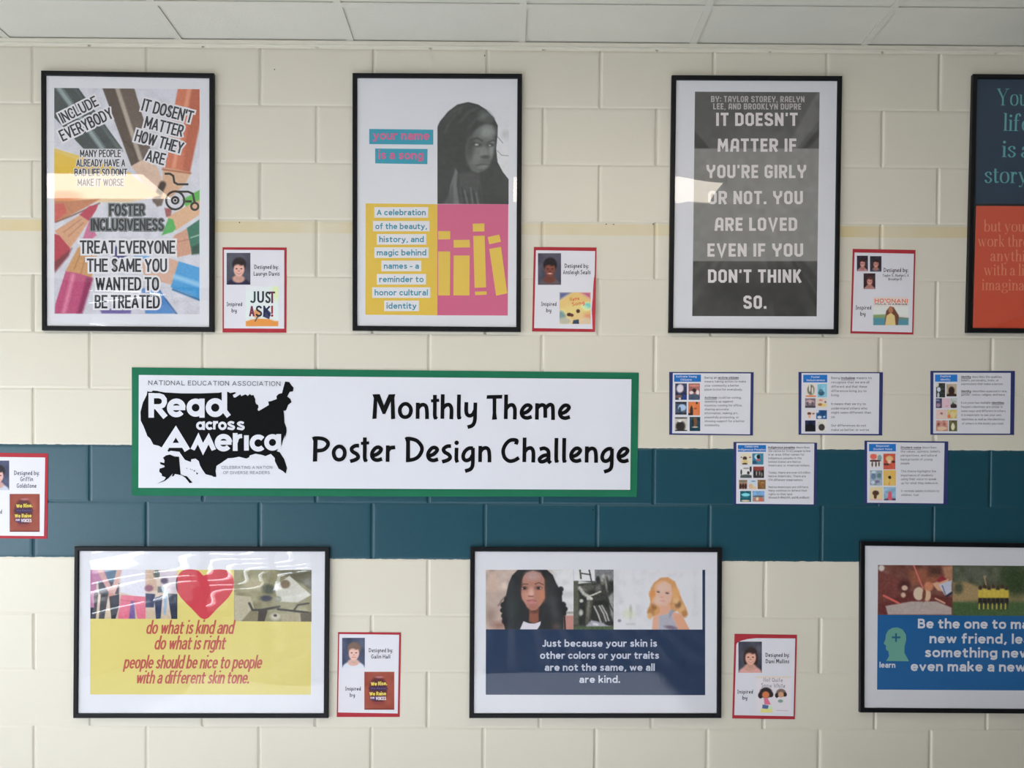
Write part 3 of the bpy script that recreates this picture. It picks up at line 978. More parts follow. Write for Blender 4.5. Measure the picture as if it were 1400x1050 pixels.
class Pic:
    """A printed picture: colours laid down in soft shapes on a fine grid of mesh points."""

    def __init__(self, quad, k=None, base=(200, 200, 200), step=0.9, seed=1):
        self.k = k or frame_of(0, 0, 1)
        q = np.array(quad, float)                      # TL TR BR BL, photograph pixels
        w = max(np.linalg.norm(q[1] - q[0]), np.linalg.norm(q[2] - q[3]))
        h = max(np.linalg.norm(q[3] - q[0]), np.linalg.norm(q[2] - q[1]))
        self.nx, self.ny = max(3, int(w / step)), max(3, int(h / step))
        s, t = np.meshgrid(np.linspace(0, 1, self.nx), np.linspace(0, 1, self.ny))
        s, t = s[..., None], t[..., None]
        self.P = q[0] * (1 - s) * (1 - t) + q[1] * s * (1 - t) + q[2] * s * t + q[3] * (1 - s) * t
        self.C = np.zeros((self.ny, self.nx, 3)) + np.array(base, float)
        self.rng = np.random.default_rng(seed)
        self.use(self.k)

    def use(self, k):
        self.k = k
        self.X = (self.P[..., 0] - k.ox) * k.s
        self.Y = (self.P[..., 1] - k.oy) * k.s
        return self

    def mixin(self, a, c):
        self.C += (np.array(c, float) - self.C) * np.clip(a, 0, 1)[..., None]
        return self

    def ell(self, x, y, rx, ry, c, rot=0, soft=0.3, op=1.0):
        r = math.radians(rot)
        dx, dy = self.X - x, self.Y - y
        u, v = dx * math.cos(r) + dy * math.sin(r), -dx * math.sin(r) + dy * math.cos(r)
        d = np.sqrt((u / rx) ** 2 + (v / ry) ** 2)
        return self.mixin(op * (1 + soft / 2 - d) / soft, c)

    def _seg(self, a, b):
        ax, ay = a
        bx, by = b[0] - a[0], b[1] - a[1]
        t = np.clip(((self.X - ax) * bx + (self.Y - ay) * by) / (bx * bx + by * by + 1e-9), 0, 1)
        return np.hypot(self.X - ax - t * bx, self.Y - ay - t * by)

    def poly(self, pts, c, soft=6.0, op=1.0):
        d = np.full(self.X.shape, 1e9)
        ins = np.zeros(self.X.shape, bool)
        n = len(pts)
        for i in range(n):
            a, b = pts[i], pts[(i + 1) % n]
            d = np.minimum(d, self._seg(a, b))
            if a[1] != b[1]:
                cr = ((a[1] > self.Y) != (b[1] > self.Y)) & (self.X < (b[0] - a[0]) * (self.Y - a[1]) / (b[1] - a[1]) + a[0])
                ins ^= cr
        sd = np.where(ins, -d, d)
        return self.mixin(op * (0.5 - sd / soft), c)

    def line(self, pts, w, c, soft=5.0, op=1.0):
        d = np.full(self.X.shape, 1e9)
        for a, b in zip(pts[:-1], pts[1:]):
            d = np.minimum(d, self._seg(a, b))
        return self.mixin(op * (0.5 - (d - w / 2) / soft), c)

    def rect(self, x0, y0, x1, y1, c, soft=5.0, op=1.0):
        return self.poly([(x0, y0), (x1, y0), (x1, y1), (x0, y1)], c, soft, op)

    def paper(self):
        """Start from the bare white of the sheet."""
        c = np.array([0.83, 0.82, 0.87]) * lit(self.P[..., 0], self.P[..., 1])[..., None] * CAST
        self.C = 255 * np.where(c <= 0.0031308, c * 12.92, 1.055 * np.maximum(c, 1e-6) ** (1 / 2.4) - 0.055)
        return self

    def noise(self, amp, scale, tint=(1, 1, 1), sx=1.0):
        nx, ny = int(np.ptp(self.X) / (scale * sx)) + 3, int(np.ptp(self.Y) / scale) + 3
        R = self.rng.normal(0, 1, (ny, nx))
        u, v = (self.X - self.X.min()) / (scale * sx), (self.Y - self.Y.min()) / scale
        i, j = np.floor(u).astype(int), np.floor(v).astype(int)
        a, b = u - i, v - j
        a, b = a * a * (3 - 2 * a), b * b * (3 - 2 * b)
        z = (R[j, i] * (1 - a) + R[j, i + 1] * a) * (1 - b) + (R[j + 1, i] * (1 - a) + R[j + 1, i + 1] * a) * b
        self.C = np.clip(self.C + amp * z[..., None] * np.array(tint), 0, 255)
        return self

    def build(self, name, parent, y, label=None):
        P = self.P.reshape(-1, 2)
        V = at_many(P, y) - np.array(origin(parent))
        n, m = self.nx, self.ny
        idx = np.arange(n * m).reshape(m, n)
        F = np.stack([idx[:-1, :-1], idx[1:, :-1], idx[1:, 1:], idx[:-1, 1:]], -1).reshape(-1, 4)
        me = bpy.data.meshes.new(name)
        me.vertices.add(len(V))
        me.vertices.foreach_set('co', V.ravel())
        me.loops.add(F.size)
        me.loops.foreach_set('vertex_index', F.ravel().astype(np.int32))
        me.polygons.add(len(F))
        me.polygons.foreach_set('loop_start', np.arange(0, F.size, 4, dtype=np.int32))
        me.update(calc_edges=True)
        me.validate()
        rgb = cap_rgb(lin(np.clip(self.C.reshape(-1, 3), 2, 255)) / lit(P[:, 0], P[:, 1])[:, None] / CAST)
        at_ = me.color_attributes.new('paint', 'FLOAT_COLOR', 'POINT')
        at_.data.foreach_set('color', np.concatenate([rgb, np.ones((len(rgb), 1))], 1).ravel().astype(np.float32))
        me.materials.append(M_PIC)
        o = bpy.data.objects.new(name, me)
        COL.objects.link(o)
        o.parent = parent
        if label:
            o['label'] = label
        return o


# ------------------------------------------------------------------ poster frames and paper cards
Y_FRONT, Y_SHEET, Y_GLAZ = -0.0150, -0.0095, -0.0106


def ring(q, d):
    """Quadrilateral q (world x,z rows TL TR BR BL) inset by d."""
    q = np.asarray(q, float)
    out = []
    for i in range(4):
        p, a, b = q[i], q[i - 1], q[(i + 1) % 4]
        u, v = (a - p) / np.linalg.norm(a - p), (b - p) / np.linalg.norm(b - p)
        out.append(p + (u + v) * d / abs(u[0] * v[1] - u[1] * v[0]))
    return np.array(out)


def grid_sheet(q, y_fn, nx, ny, mat, g):
    s, t = np.meshgrid(np.linspace(0, 1, nx), np.linspace(0, 1, ny))
    S, T = s[..., None], t[..., None]
    P = q[0] * (1 - S) * (1 - T) + q[1] * S * (1 - T) + q[2] * S * T + q[3] * (1 - S) * T
    Yv = y_fn(s, t)
    V = np.stack([P[..., 0], Yv, P[..., 1]], -1).reshape(-1, 3)
    F = []
    for j in range(ny - 1):
        for i in range(nx - 1):
            F.append((j * nx + i, (j + 1) * nx + i, (j + 1) * nx + i + 1, j * nx + i + 1))
    g.add(V, F, mat)


def framed_poster(label, quad, group, bow=None, m_sheet=None):
    """Thin black frame with a printed sheet behind clear acrylic. Returns root and sheet (for the print)."""
    W = at_many(quad, Y_FRONT)[:, [0, 2]]
    cx, zb = W[:, 0].mean(), W[2:, 1].mean()
    root = thing('framed_poster', label, 'poster', (cx, 0, zb), group)
    g = G()
    prof = [(0.0006, -0.0002), (0.0, -0.0130), (0.0012, -0.0147), (0.0028, -0.0152), (0.0125, -0.0152), (0.0152, -0.0145), (0.0165, -0.0132), (0.0168, -0.0085)]
    rings = []
    for d, y in prof:
        r = ring(W, d)
        rings.append(np.stack([r[:, 0], np.full(4, y), r[:, 1]], 1))
    V = np.concatenate(rings)
    F = []
    for a in range(len(prof) - 1):
        for i in range(4):
            j = (i + 1) % 4
            F.append((a * 4 + i, a * 4 + j, (a + 1) * 4 + j, (a + 1) * 4 + i))
    g.add(V, F, M_FRAME)
    g.build('frame', root)
    s = G()
    q = ring(W, 0.012)
    s.add([(p[0], Y_SHEET, p[1]) for p in q], [(0, 3, 2, 1)], m_sheet or M_PAPER)
    s.add([(p[0], -0.0045, p[1]) for p in q], [(0, 1, 2, 3)], M_PAPER)
    sheet = s.build('poster_sheet', root)
    gl = G()
    fn = bow or (lambda s_, t_: 0 * s_)
    grid_sheet(ring(W, 0.0125), lambda s_, t_: Y_GLAZ - np.clip(fn(s_, t_) + 0.0002, 0, 0.0046), 70, 70, M_GLAZ, gl)
    gl.build('glazing', root, smooth=True)
    return root, sheet


def lay(k):
    return Y_SHEET - 0.00012 * k


def paper_card(name, label, cat, outer, white, group, m_back, curl=None, corner=None):
    """A white printed card mounted on a slightly larger coloured card. Returns root and white sheet."""
    W = at_many(outer, -0.0012)[:, [0, 2]]
    root = thing(name, label, cat, (W[:, 0].mean(), 0, W[2:, 1].mean()), group)
    g = G()
    cf = curl or (lambda s_, t_: 0 * s_)
    grid_sheet(W, lambda s_, t_: -0.0014 - cf(s_, t_), 24, 24, m_back, g)
    if curl is None:
        g.add([(W[i][0], y, W[i][1]) for y in (-0.0014, -0.0004) for i in range(4)],
              [(i, (i + 1) % 4, 4 + (i + 1) % 4, 4 + i) for i in range(4)], m_back)
    g.build('backing', root)
    s = G()
    pts = corner or white
    s.add(at_many(pts, -0.0022), [tuple(reversed(range(len(pts))))], M_CARD)
    edge = at_many(pts, -0.0022)
    back = edge.copy()
    back[:, 1] = -0.0015
    n = len(pts)
    s.add(np.concatenate([edge, back]), [(i, (i + 1) % n, n + (i + 1) % n, n + i) for i in range(n)], M_CARD)
    return root, s.build('card_sheet', root)


def clay(k):
    return -0.0022 - 0.00022 * k

# ------------------------------------------------------------------ the framed posters
GP = 'black framed posters on the block wall'


def lettering(sheet, build, label=None):
    g = Lines()
    build(g)
    g.build('lettering', sheet, label)


def panel(sheet, pts, mat, y, name='colour_panel', label=None):
    g = G()
    pgon(g, pts, mat, y)
    o = g.build(name, sheet)
    if label:
        o['label'] = label
    return o


# ---- pencils poster (upper left)
def pencils_poster():
    K, K5, K6 = frame_of(40, 80, 2.692), frame_of(70, 115, 6.562), frame_of(70, 270, 6.364)

    def bow(s, t):
        b = 0.0042 * np.exp(-((t - 0.82) / 0.060) ** 2) * (0.6 + 0.4 * s)
        return b + 0.00016 * np.sin(t * 52 + 4 * s) * np.clip((t - 0.74) * 6, 0, 1)
    root, sheet = framed_poster('tall poster of coloured pencils with slogans about including everybody',
                                K((42, 43), (679, 53), (678, 1005), (45, 1000)), GP, bow)
    p = Pic(K((92, 108), (627, 113), (627, 941), (92, 940)), K5, (202, 203, 213), 0.85, 3)
    p.noise(5, 60)
    # dark pencil
    p.poly([(0, -20), (205, -20), (640, 580), (290, 580), (0, 270)], (62, 70, 72))
    p.poly([(205, 30), (275, 130), (640, 600), (600, 590)], (92, 104, 106), 30)
    p.line([(55, 20), (260, 300), (470, 590)], 44, (140, 154, 156), 24)
    p.line([(90, 20), (290, 300), (480, 570)], 14, (96, 110, 112), 12)
    # brown pencil
    p.poly([(455, 20), (740, 20), (860, 420), (900, 640), (810, 690), (720, 735), (690, 650)], (98, 84, 76), 8)
    p.poly([(455, 20), (560, 20), (790, 690), (720, 735)], (82, 68, 60), 14)
    p.line([(590, 30), (800, 670)], 38, (170, 158, 146), 18)
    p.poly([(720, 735), (800, 690), (900, 650), (960, 760), (1010, 900), (960, 1010), (900, 1000)], (208, 180, 162), 14)
    # orange pencil
    p.poly([(1140, 20), (1340, 20), (1335, 330), (1240, 800), (1000, 760)], (196, 112, 84), 8)
    p.poly([(1260, 20), (1340, 20), (1340, 330), (1240, 800), (1180, 790)], (176, 92, 66), 24)
    p.line([(1240, 40), (1100, 740)], 30, (218, 150, 122), 26)
    p.poly([(1000, 745), (1260, 790), (1200, 900), (1080, 1010), (960, 1040), (1000, 900)], (206, 168, 138), 12)
    p.line([(1000, 765), (1250, 800)], 12, (160, 84, 60), 14)
    p.line([(1000, 900), (940, 1040)], 60, (70, 56, 52), 20)
    # yellow pencil, pale wood and orange tip
    p.poly([(20, 575), (240, 640), (720, 800), (640, 960), (20, 830)], (226, 190, 70), 8)
    p.line([(20, 590), (400, 720)], 26, (240, 212, 120), 20)
    p.poly([(20, 800), (700, 800), (980, 1000), (700, 1060), (20, 1060)], (222, 196, 158), 20)
    p.ell(120, 1010, 150, 50, (224, 140, 90), 0, 0.8)
    p.use(K6)
    p.poly([(30, 30), (150, 30), (430, 10), (330, 70), (120, 180), (30, 220)], (188, 126, 92), 10)
    p.poly([(30, 55), (110, 50), (135, 130), (30, 215)], (196, 92, 84), 14)
    p.line([(40, 215), (200, 150), (420, 50)], 10, (110, 70, 58), 12)
    p.poly([(30, 290), (250, 150), (330, 200), (240, 340), (165, 440), (60, 330)], (204, 156, 124), 8)
    p.line([(110, 300), (260, 190)], 6, (170, 116, 88), 10)
    p.line([(150, 340), (280, 220)], 6, (170, 116, 88), 10)
    p.poly([(245, 150), (330, 75), (410, 60), (390, 110), (330, 205)], (180, 62, 84), 8)
    p.poly([(28, 315), (70, 330), (165, 440), (150, 500), (28, 640)], (178, 62, 78), 8)
    p.poly([(30, 560), (180, 440), (150, 510), (35, 650)], (120, 50, 60), 24)
    p.poly([(270, 370), (330, 200), (395, 330), (330, 380)], (196, 110, 146), 10)
    p.poly([(125, 640), (230, 440), (330, 370), (420, 420), (350, 710)], (196, 148, 100), 10)
    p.line([(200, 620), (280, 430)], 7, (160, 112, 70), 10)
    p.line([(260, 660), (320, 440)], 7, (160, 112, 70), 10)
    p.poly([(125, 640), (240, 660), (360, 700), (250, 1010), (30, 1010), (35, 930)], (184, 84, 122), 8)
    p.poly([(310, 690), (365, 705), (270, 1010), (225, 1010)], (140, 54, 92), 26)
    p.line([(190, 680), (110, 1000)], 34, (214, 132, 160), 30)
    # greens
    p.poly([(1140, 20), (1330, -90), (1330, 20), (1190, 110)], (92, 172, 82), 8)
    p.poly([(1010, 170), (1150, 90), (1290, 20), (1290, 150), (1080, 290)], (212, 172, 138), 8)
    p.poly([(960, 330), (1020, 180), (1060, 190), (1085, 270), (1060, 300)], (84, 170, 88), 8)
    p.poly([(985, 90), (1050, 100), (1040, 160), (1000, 170)], (150, 84, 84), 10)
    p.poly([(880, 10), (980, 10), (960, 70), (920, 80)], (96, 78, 72), 14)
    p.poly([(1070, 330), (1180, 270), (1230, 490), (1100, 520), (1040, 420)], (198, 150, 126), 10)
    p.line([(1090, 390), (1210, 360)], 7, (170, 118, 96), 10)
    p.poly([(1180, 265), (1290, 190), (1290, 480), (1225, 495)], (52, 112, 92), 8)
    p.line([(1215, 350), (1290, 325)], 10, (150, 190, 170), 8)
    p.poly([(1225, 430), (1290, 400), (1290, 490), (1225, 497)], (34, 74, 62), 20)
    # blues
    p.poly([(760, 560), (1000, 520), (1120, 560), (1050, 760), (820, 700)], (206, 166, 146), 10)
    p.poly([(1110, 555), (1290, 610), (1290, 880), (1040, 780)], (70, 152, 208), 8)
    p.line([(1080, 690), (1290, 760)], 36, (150, 204, 238), 30)
    p.line([(1060, 800), (1290, 890)], 18, (44, 108, 160), 14)
    p.poly([(720, 500), (860, 510), (820, 540), (730, 540)], (110, 166, 214), 10)
    p.poly([(540, 520), (560, 420), (660, 500), (640, 540)], (62, 64, 120), 10)
    p.poly([(780, 790), (940, 790), (1080, 1010), (820, 1010)], (84, 136, 196), 14)
    p.line([(930, 800), (1090, 1010)], 12, (52, 96, 150), 12)
    p.poly([(420, 970), (700, 970), (690, 1010), (440, 1010)], (112, 100, 160), 16)
    p.noise(4, 9)
    p.build('photograph', sheet, lay(1), 'printed photograph of coloured pencils lying point to point')
    W = ink((236, 236, 242), 170, 250)
    Bk = ink((38, 40, 48), 170, 250)

    def a(g):
        text(g, 'INCLUDE', K5(105, 355), K5(432, 190), 15.2, Bk, lay(2), bold=0.55, halo=W, hw=2.3)
        text(g, 'EVERYBODY', K5(105, 517), K5(566, 300), 16.2, Bk, lay(2.6), bold=0.55, halo=W, hw=2.3)
    lettering(sheet, a)

    def b(g):
        text(g, "IT DOSEN'T", K5(805, 235), K5(1258, 352), 17.0, Bk, lay(2), bold=0.55, halo=W, hw=2.3)
        text(g, 'MATTER', K5(828, 392), K5(1172, 478), 16.8, Bk, lay(2.6), bold=0.55, halo=W, hw=2.3)
        text(g, 'HOW THEY', K5(742, 510), K5(1170, 628), 16.6, Bk, lay(3.2), bold=0.55, halo=W, hw=2.3)
        text(g, 'ARE', K5(840, 690), K5(1010, 730), 16.4, Bk, lay(3.8), bold=0.55, halo=W, hw=2.3)
    lettering(sheet, b)

    def c(g):
        for s, x0, x1, y in (('MANY PEOPLE', 258, 626, 655), ('ALREADY HAVE A', 224, 664, 740), ('BAD LIFE SO DONT', 208, 684, 825), ('MAKE IT WORSE', 236, 652, 915)):
            text(g, s, K5(x0, y), K5(x1, y), 10.2, Bk, lay(2), bold=0.3, halo=W, hw=0.9)
    lettering(sheet, c)

    def d(g):
        sh = ink((118, 124, 126), 170, 250)
        text(g, 'FOSTER', K6(505, 158), K6(815, 158), 15.8, Bk, lay(2), bold=0.6, halo=sh, hw=1.7)
        text(g, 'INCLUSIVENESS', K6(345, 288), K6(980, 288), 16.2, Bk, lay(2.6), bold=0.6, halo=sh, hw=1.7)
    lettering(sheet, d, 'dark slogan with a grey shadow')

    def e(g):
        for q, (s, x0, x1, y) in enumerate((('TREAT EVERYONE', 248, 1080, 490), ('THE SAME YOU', 310, 1008, 648), ('WANTED TO', 385, 938, 810), ('BE TREATED', 378, 945, 965))):
            text(g, s, K6(x0, y), K6(x1, y), 18.4, Bk, lay(2 + q * 0.6), bold=0.7, halo=W, hw=2.5)
    lettering(sheet, e, 'largest slogan with a white outline')
    g = G()
    dk = ink((48, 42, 40), 245, 270)
    strokes(g, [('c', [(537 + 33 * math.cos(q * .3927), 522 + 33 * math.sin(q * .3927)) for q in range(16)]),
                ('c', [(537 + 12 * math.cos(q * .7854), 522 + 12 * math.sin(q * .7854)) for q in range(8)]), ('d', 537, 522, 5),
                ('c', [(609 + 13 * math.cos(q * .7854), 544 + 13 * math.sin(q * .7854)) for q in range(8)]),
                ('l', [(498, 424), (518, 424), (530, 432), (534, 456), (546, 463), (586, 463)]),
                ('l', [(540, 490), (585, 490), (602, 498), (609, 532)]), ('l', [(572, 526), (598, 526)])], 8, K, dk, lay(5))
    g.build('wheelchair_symbol', sheet)


# ---- name poster
def name_poster():
    K, KP = frame_of(465, 80, 2.692), frame_of(590, 130, 6.5625)
    root, sheet = framed_poster('white poster with a black and white portrait of a girl over yellow and pink blocks',
                                K((45, 52), (670, 55), (665, 1005), (45, 1000)), GP,
                                lambda s, t: 0.001 * np.sin(5 * s) * np.sin(4 * t))
    p = Pic(K((358, 158), (621, 160), (620, 536), (358, 535)), KP, (214, 215, 220), 0.8, 5).paper()
    D, D2 = (47, 50, 51), (60, 64, 65)
    p.ell(640, 560, 70, 120, (198, 199, 203), 0, 0.9)
    p.ell(660, 350, 40, 40, (170, 172, 174), 0, 1.0, 0.7)
    p.poly([(45, 300), (75, 235), (150, 145), (230, 85), (330, 62), (420, 85), (490, 130), (560, 205), (595, 275), (590, 380), (580, 480), (592, 600),
            (640, 690), (695, 760), (695, 990), (45, 990)], D, 7)
    for x0, y0, x1, y1 in ((150, 200, 330, 90), (120, 330, 260, 140), (250, 250, 420, 110), (330, 300, 500, 170), (420, 220, 540, 240)):
        p.line([(x0, y0), ((x0 + x1) / 2 - 15, (y0 + y1) / 2 - 20), (x1, y1)], 16, (72, 77, 77), 26, 0.6)
    p.ell(480, 190, 60, 50, (84, 90, 89), 30, 0.9, 0.8)
    p.ell(520, 215, 40, 30, (66, 74, 73), 0, 0.8)
    p.line([(590, 370), (640, 430)], 5, (90, 92, 94), 6)
    p.line([(590, 500), (630, 540), (690, 545)], 5, (110, 112, 114), 6)
    # face
    p.poly([(330, 400), (400, 300), (480, 260), (545, 270), (572, 330), (565, 420), (560, 520), (530, 610), (480, 680), (420, 710), (360, 680), (315, 590), (305, 480)], (88, 92, 91), 26)
    p.ell(500, 330, 70, 55, (124, 129, 127), -10, 0.9, 0.9)
    p.ell(400, 540, 60, 80, (106, 110, 108), 20, 0.9, 0.9)
    p.ell(540, 480, 22, 80, (120, 124, 122), 8, 0.9, 0.8)
    p.ell(470, 520, 38, 48, (112, 116, 114), 0, 0.8)
    p.ell(345, 470, 40, 110, (60, 64, 64), 5, 0.9, 0.8)
    p.ell(480, 555, 42, 16, (66, 69, 69), 0, 0.8)
    p.line([(350, 400), (410, 385), (455, 410)], 14, (54, 57, 58), 14)
    p.line([(510, 425), (550, 405), (568, 412)], 12, (54, 57, 58), 12)
    p.ell(405, 445, 44, 20, (58, 60, 61), 5, 0.7)
    p.ell(405, 445, 17, 10, (150, 154, 154), 0, 0.7)
    p.ell(530, 448, 32, 17, (58, 60, 61), -5, 0.7)
    p.ell(523, 452, 12, 8, (138, 142, 142), 0, 0.7)
    p.line([(400, 630), (450, 622), (500, 625)], 9, (62, 64, 65), 14)
    p.ell(458, 645, 48, 16, (112, 112, 111), -8, 0.8)
    p.line([(330, 690), (420, 712), (500, 680)], 20, (48, 51, 52), 26)
    # neck, jacket edge, printed blouse
    p.poly([(240, 700), (330, 690), (430, 720), (460, 985), (250, 985)], (62, 64, 65), 30)
    p.poly([(170, 800), (215, 660), (235, 690), (225, 800), (250, 985), (150, 985)], (98, 101, 102), 16)
    p.poly([(100, 985), (160, 880), (190, 790), (200, 985)], (72, 75, 76), 20)
    for q in range(7):
        p.line([(270 + q * 26, 830 + (q % 3) * 25), (300 + q * 24, 980)], 11, (92, 94, 96) if q % 2 else (44, 47, 48), 10)
    p.noise(3, 22)
    p.build('photograph', sheet, lay(2), 'black and white portrait of a girl with long dark hair')
    teal = ink((36, 140, 164), 560, 200)
    panel(sheet, K((107, 259), (343, 262), (343, 317), (107, 315)), teal, lay(1))
    panel(sheet, K((129, 331), (322, 333), (321, 389), (129, 386)), teal, lay(1))
    pink_t = ink((186, 92, 132), 560, 200)
    lettering(sheet, lambda g: (text(g, 'your name', K(121, 298), K(328, 300), 12.0, pink_t, lay(2), bold=1.5),
                                text(g, 'is a song', K(141, 370), K(306, 372), 12.0, pink_t, lay(2), bold=1.5)), 'pink title on teal strips')
    panel(sheet, K((94, 533), (358, 536), (358, 945), (93, 943)), ink((236, 200, 72), 560, 350), lay(1), label='yellow block')
    panel(sheet, K((358, 536), (619, 536), (617, 946), (358, 945)), ink((189, 88, 124), 650, 350), lay(1), label='pink block')
    wh, tl = ink((228, 229, 234), 560, 350), ink((38, 128, 152), 560, 350)
    rows = (('A celebration', 126, 324, 547, 586), ('of the beauty,', 121, 329, 598, 636), ('history, and', 135, 317, 646, 685), ('magic behind', 126, 326, 695, 734),
            ('names - a', 152, 299, 744, 783), ('reminder to', 135, 316, 793, 832), ('honor cultural', 118, 332, 842, 881), ('identity', 162, 290, 891, 930))
    for s, x0, x1, y0, y1 in rows:
        panel(sheet, K((x0, y0), (x1, y0), (x1, y1), (x0, y1)), wh, lay(2), 'text_strip')
    lettering(sheet, lambda g: [text(g, s, K(x0 + 9, y0 + 30), K(x1 - 9, y0 + 30), 7.9, tl, lay(3), bold=0.85) for s, x0, x1, y0, y1 in rows], 'teal lettering on white strips')
    yb = ink((240, 206, 84), 650, 350)
    for pts in (((361, 635), (405, 635), (405, 665), (361, 666), (361, 710), (405, 710), (404, 872), (361, 872)), ((418, 668), (477, 667), (478, 695), (418, 696), (418, 725), (477, 725), (476, 872), (417, 872)),
                ((488, 608), (531, 607), (531, 636), (489, 637), (490, 653), (532, 652), (537, 842), (495, 844), (496, 858), (539, 857), (539, 869), (497, 871)),
                ((543, 657), (586, 648), (592, 674), (549, 684), (549, 701), (592, 693), (615, 864), (574, 873))):
        g = G()
        for q in range(0, len(pts), 4):
            pgon(g, K(pts[q:q + 4]), yb, lay(2))
        g.build('book_symbol', sheet)


# ---- grey poster
def grey_poster():
    K = frame_of(900, 80, 2.692)
    root, sheet = framed_poster('white matted poster with pale capitals on a dark grey skyscraper picture',
                                K((50, 60), (678, 63), (664, 1013), (38, 1008)), GP,
                                lambda s, t: 0.0006 * np.sin(9 * s + 2) * np.sin(8 * t) + 0.0010 * np.exp(-((t - .43) / .06) ** 2) * s)
    p = Pic(K((135, 122), (594, 124), (583, 949), (125, 948)), K, (70, 70, 70), 0.9, 7)
    cx, cy = 360, 520
    for q in range(46):
        a = p.rng.uniform(0, 2 * math.pi)
        w = p.rng.uniform(0.02, 0.09)
        c = p.rng.uniform(38, 92)
        R = 900
        p.poly([(cx + 40 * math.cos(a), cy + 40 * math.sin(a)), (cx + R * math.cos(a - w), cy + R * math.sin(a - w)), (cx + R * math.cos(a + w), cy + R * math.sin(a + w))], (c, c, c - 1), 7, 0.75)
    p.ell(cx, cy, 150, 190, (96, 96, 95), 0, 1.2)
    p.rect(120, 748, 600, 960, (44, 43, 42), 90, 0.6)
    p.rect(100, 331, 620, 746, (114, 114, 112), 3, 0.82)
    p.noise(3, 20)
    p.build('photograph', sheet, lay(1), 'printed grey picture of towers seen from below, lighter across its middle')
    tc = ink((206, 203, 203), 1035, 280)
    fx = ink((150, 148, 146), 1035, 145)
    rows = (("IT DOESN'T", 213, 513, 248), ('MATTER IF', 218, 508, 343), ("YOU'RE GIRLY", 177, 545, 440), ('OR NOT. YOU', 184, 532, 536), ('ARE LOVED', 207, 511, 634), ('EVEN IF YOU', 181, 533, 729), ("DON'T THINK", 183, 528, 825), ('SO.', 313, 398, 921))
    lettering(sheet, lambda g: [text(g, s, K(x0, y), K(x1, y), 18.0, tc, lay(2), 'quad') for s, x0, x1, y in rows])
    lettering(sheet, lambda g: (text(g, 'BY: TAYLOR STOREY, RAELYN', K(194, 160), K(538, 161), 8.2, fx, lay(2), 'quad'),
                                text(g, 'LEE, AND BROOKLYN DUPRE', K(202, 187), K(526, 188), 8.2, fx, lay(2), 'quad')), 'small dim byline')


# ---- blue and orange poster cut by the picture's right edge
def story_poster():
    K = frame_of(1200, 80, 2.692)
    root, sheet = framed_poster('tall navy over orange red poster with serif lettering at the far right',
                                [(1330.7, 100.7), (1563, 102.4), (1555.5, 456.2), (1321.9, 454.4)], GP,
                                lambda s, t: 0.0002 * np.sin(5 * s) * np.sin(6 * t), M_BLACK)
    panel(sheet, [(1336.5, 105), (1558, 106.5), (1555, 279.5), (1334, 278.5)], ink((21, 39, 57), 1380, 200), lay(1), label='navy upper half')
    panel(sheet, [(1334.5, 281.5), (1555, 282.5), (1551, 451), (1330, 449.5)], ink((158, 62, 43), 1380, 360), lay(1), label='orange red lower half')
    t1, t2 = ink((66, 122, 126), 1380, 200), ink((196, 122, 94), 1380, 360)

    def up(g):
        for s, pre, x0, x1, y, cap in (('Your', 'You', 438, 552, 172, 22.5), ('life', 'li', 462, 497, 265, 22.5), ('is a', 'is', 457, 508, 362, 22.5), ('story', 'stor', 393, 513, 457, 22.5)):
            text(g, s, K(x0, y), K(x1, y + 1), cap, t1, lay(2), 'serif', prefix=pre)
    lettering(sheet, up, 'teal serif words')

    def lo(g):
        for s, pre, x0, x1, y in (('but you', 'but you', 390, 540, 636), ('work through', 'work th', 368, 516, 691), ('anything', 'anyt', 414, 504, 745), ('with a little', 'with a', 390, 507, 797), ('imagination', 'imagin', 383, 517, 852)):
            text(g, s, K(x0, y), K(x1, y + 1), 15.0, t2, lay(2), 'serif', prefix=pre)
    lettering(sheet, lo, 'pale orange serif words')


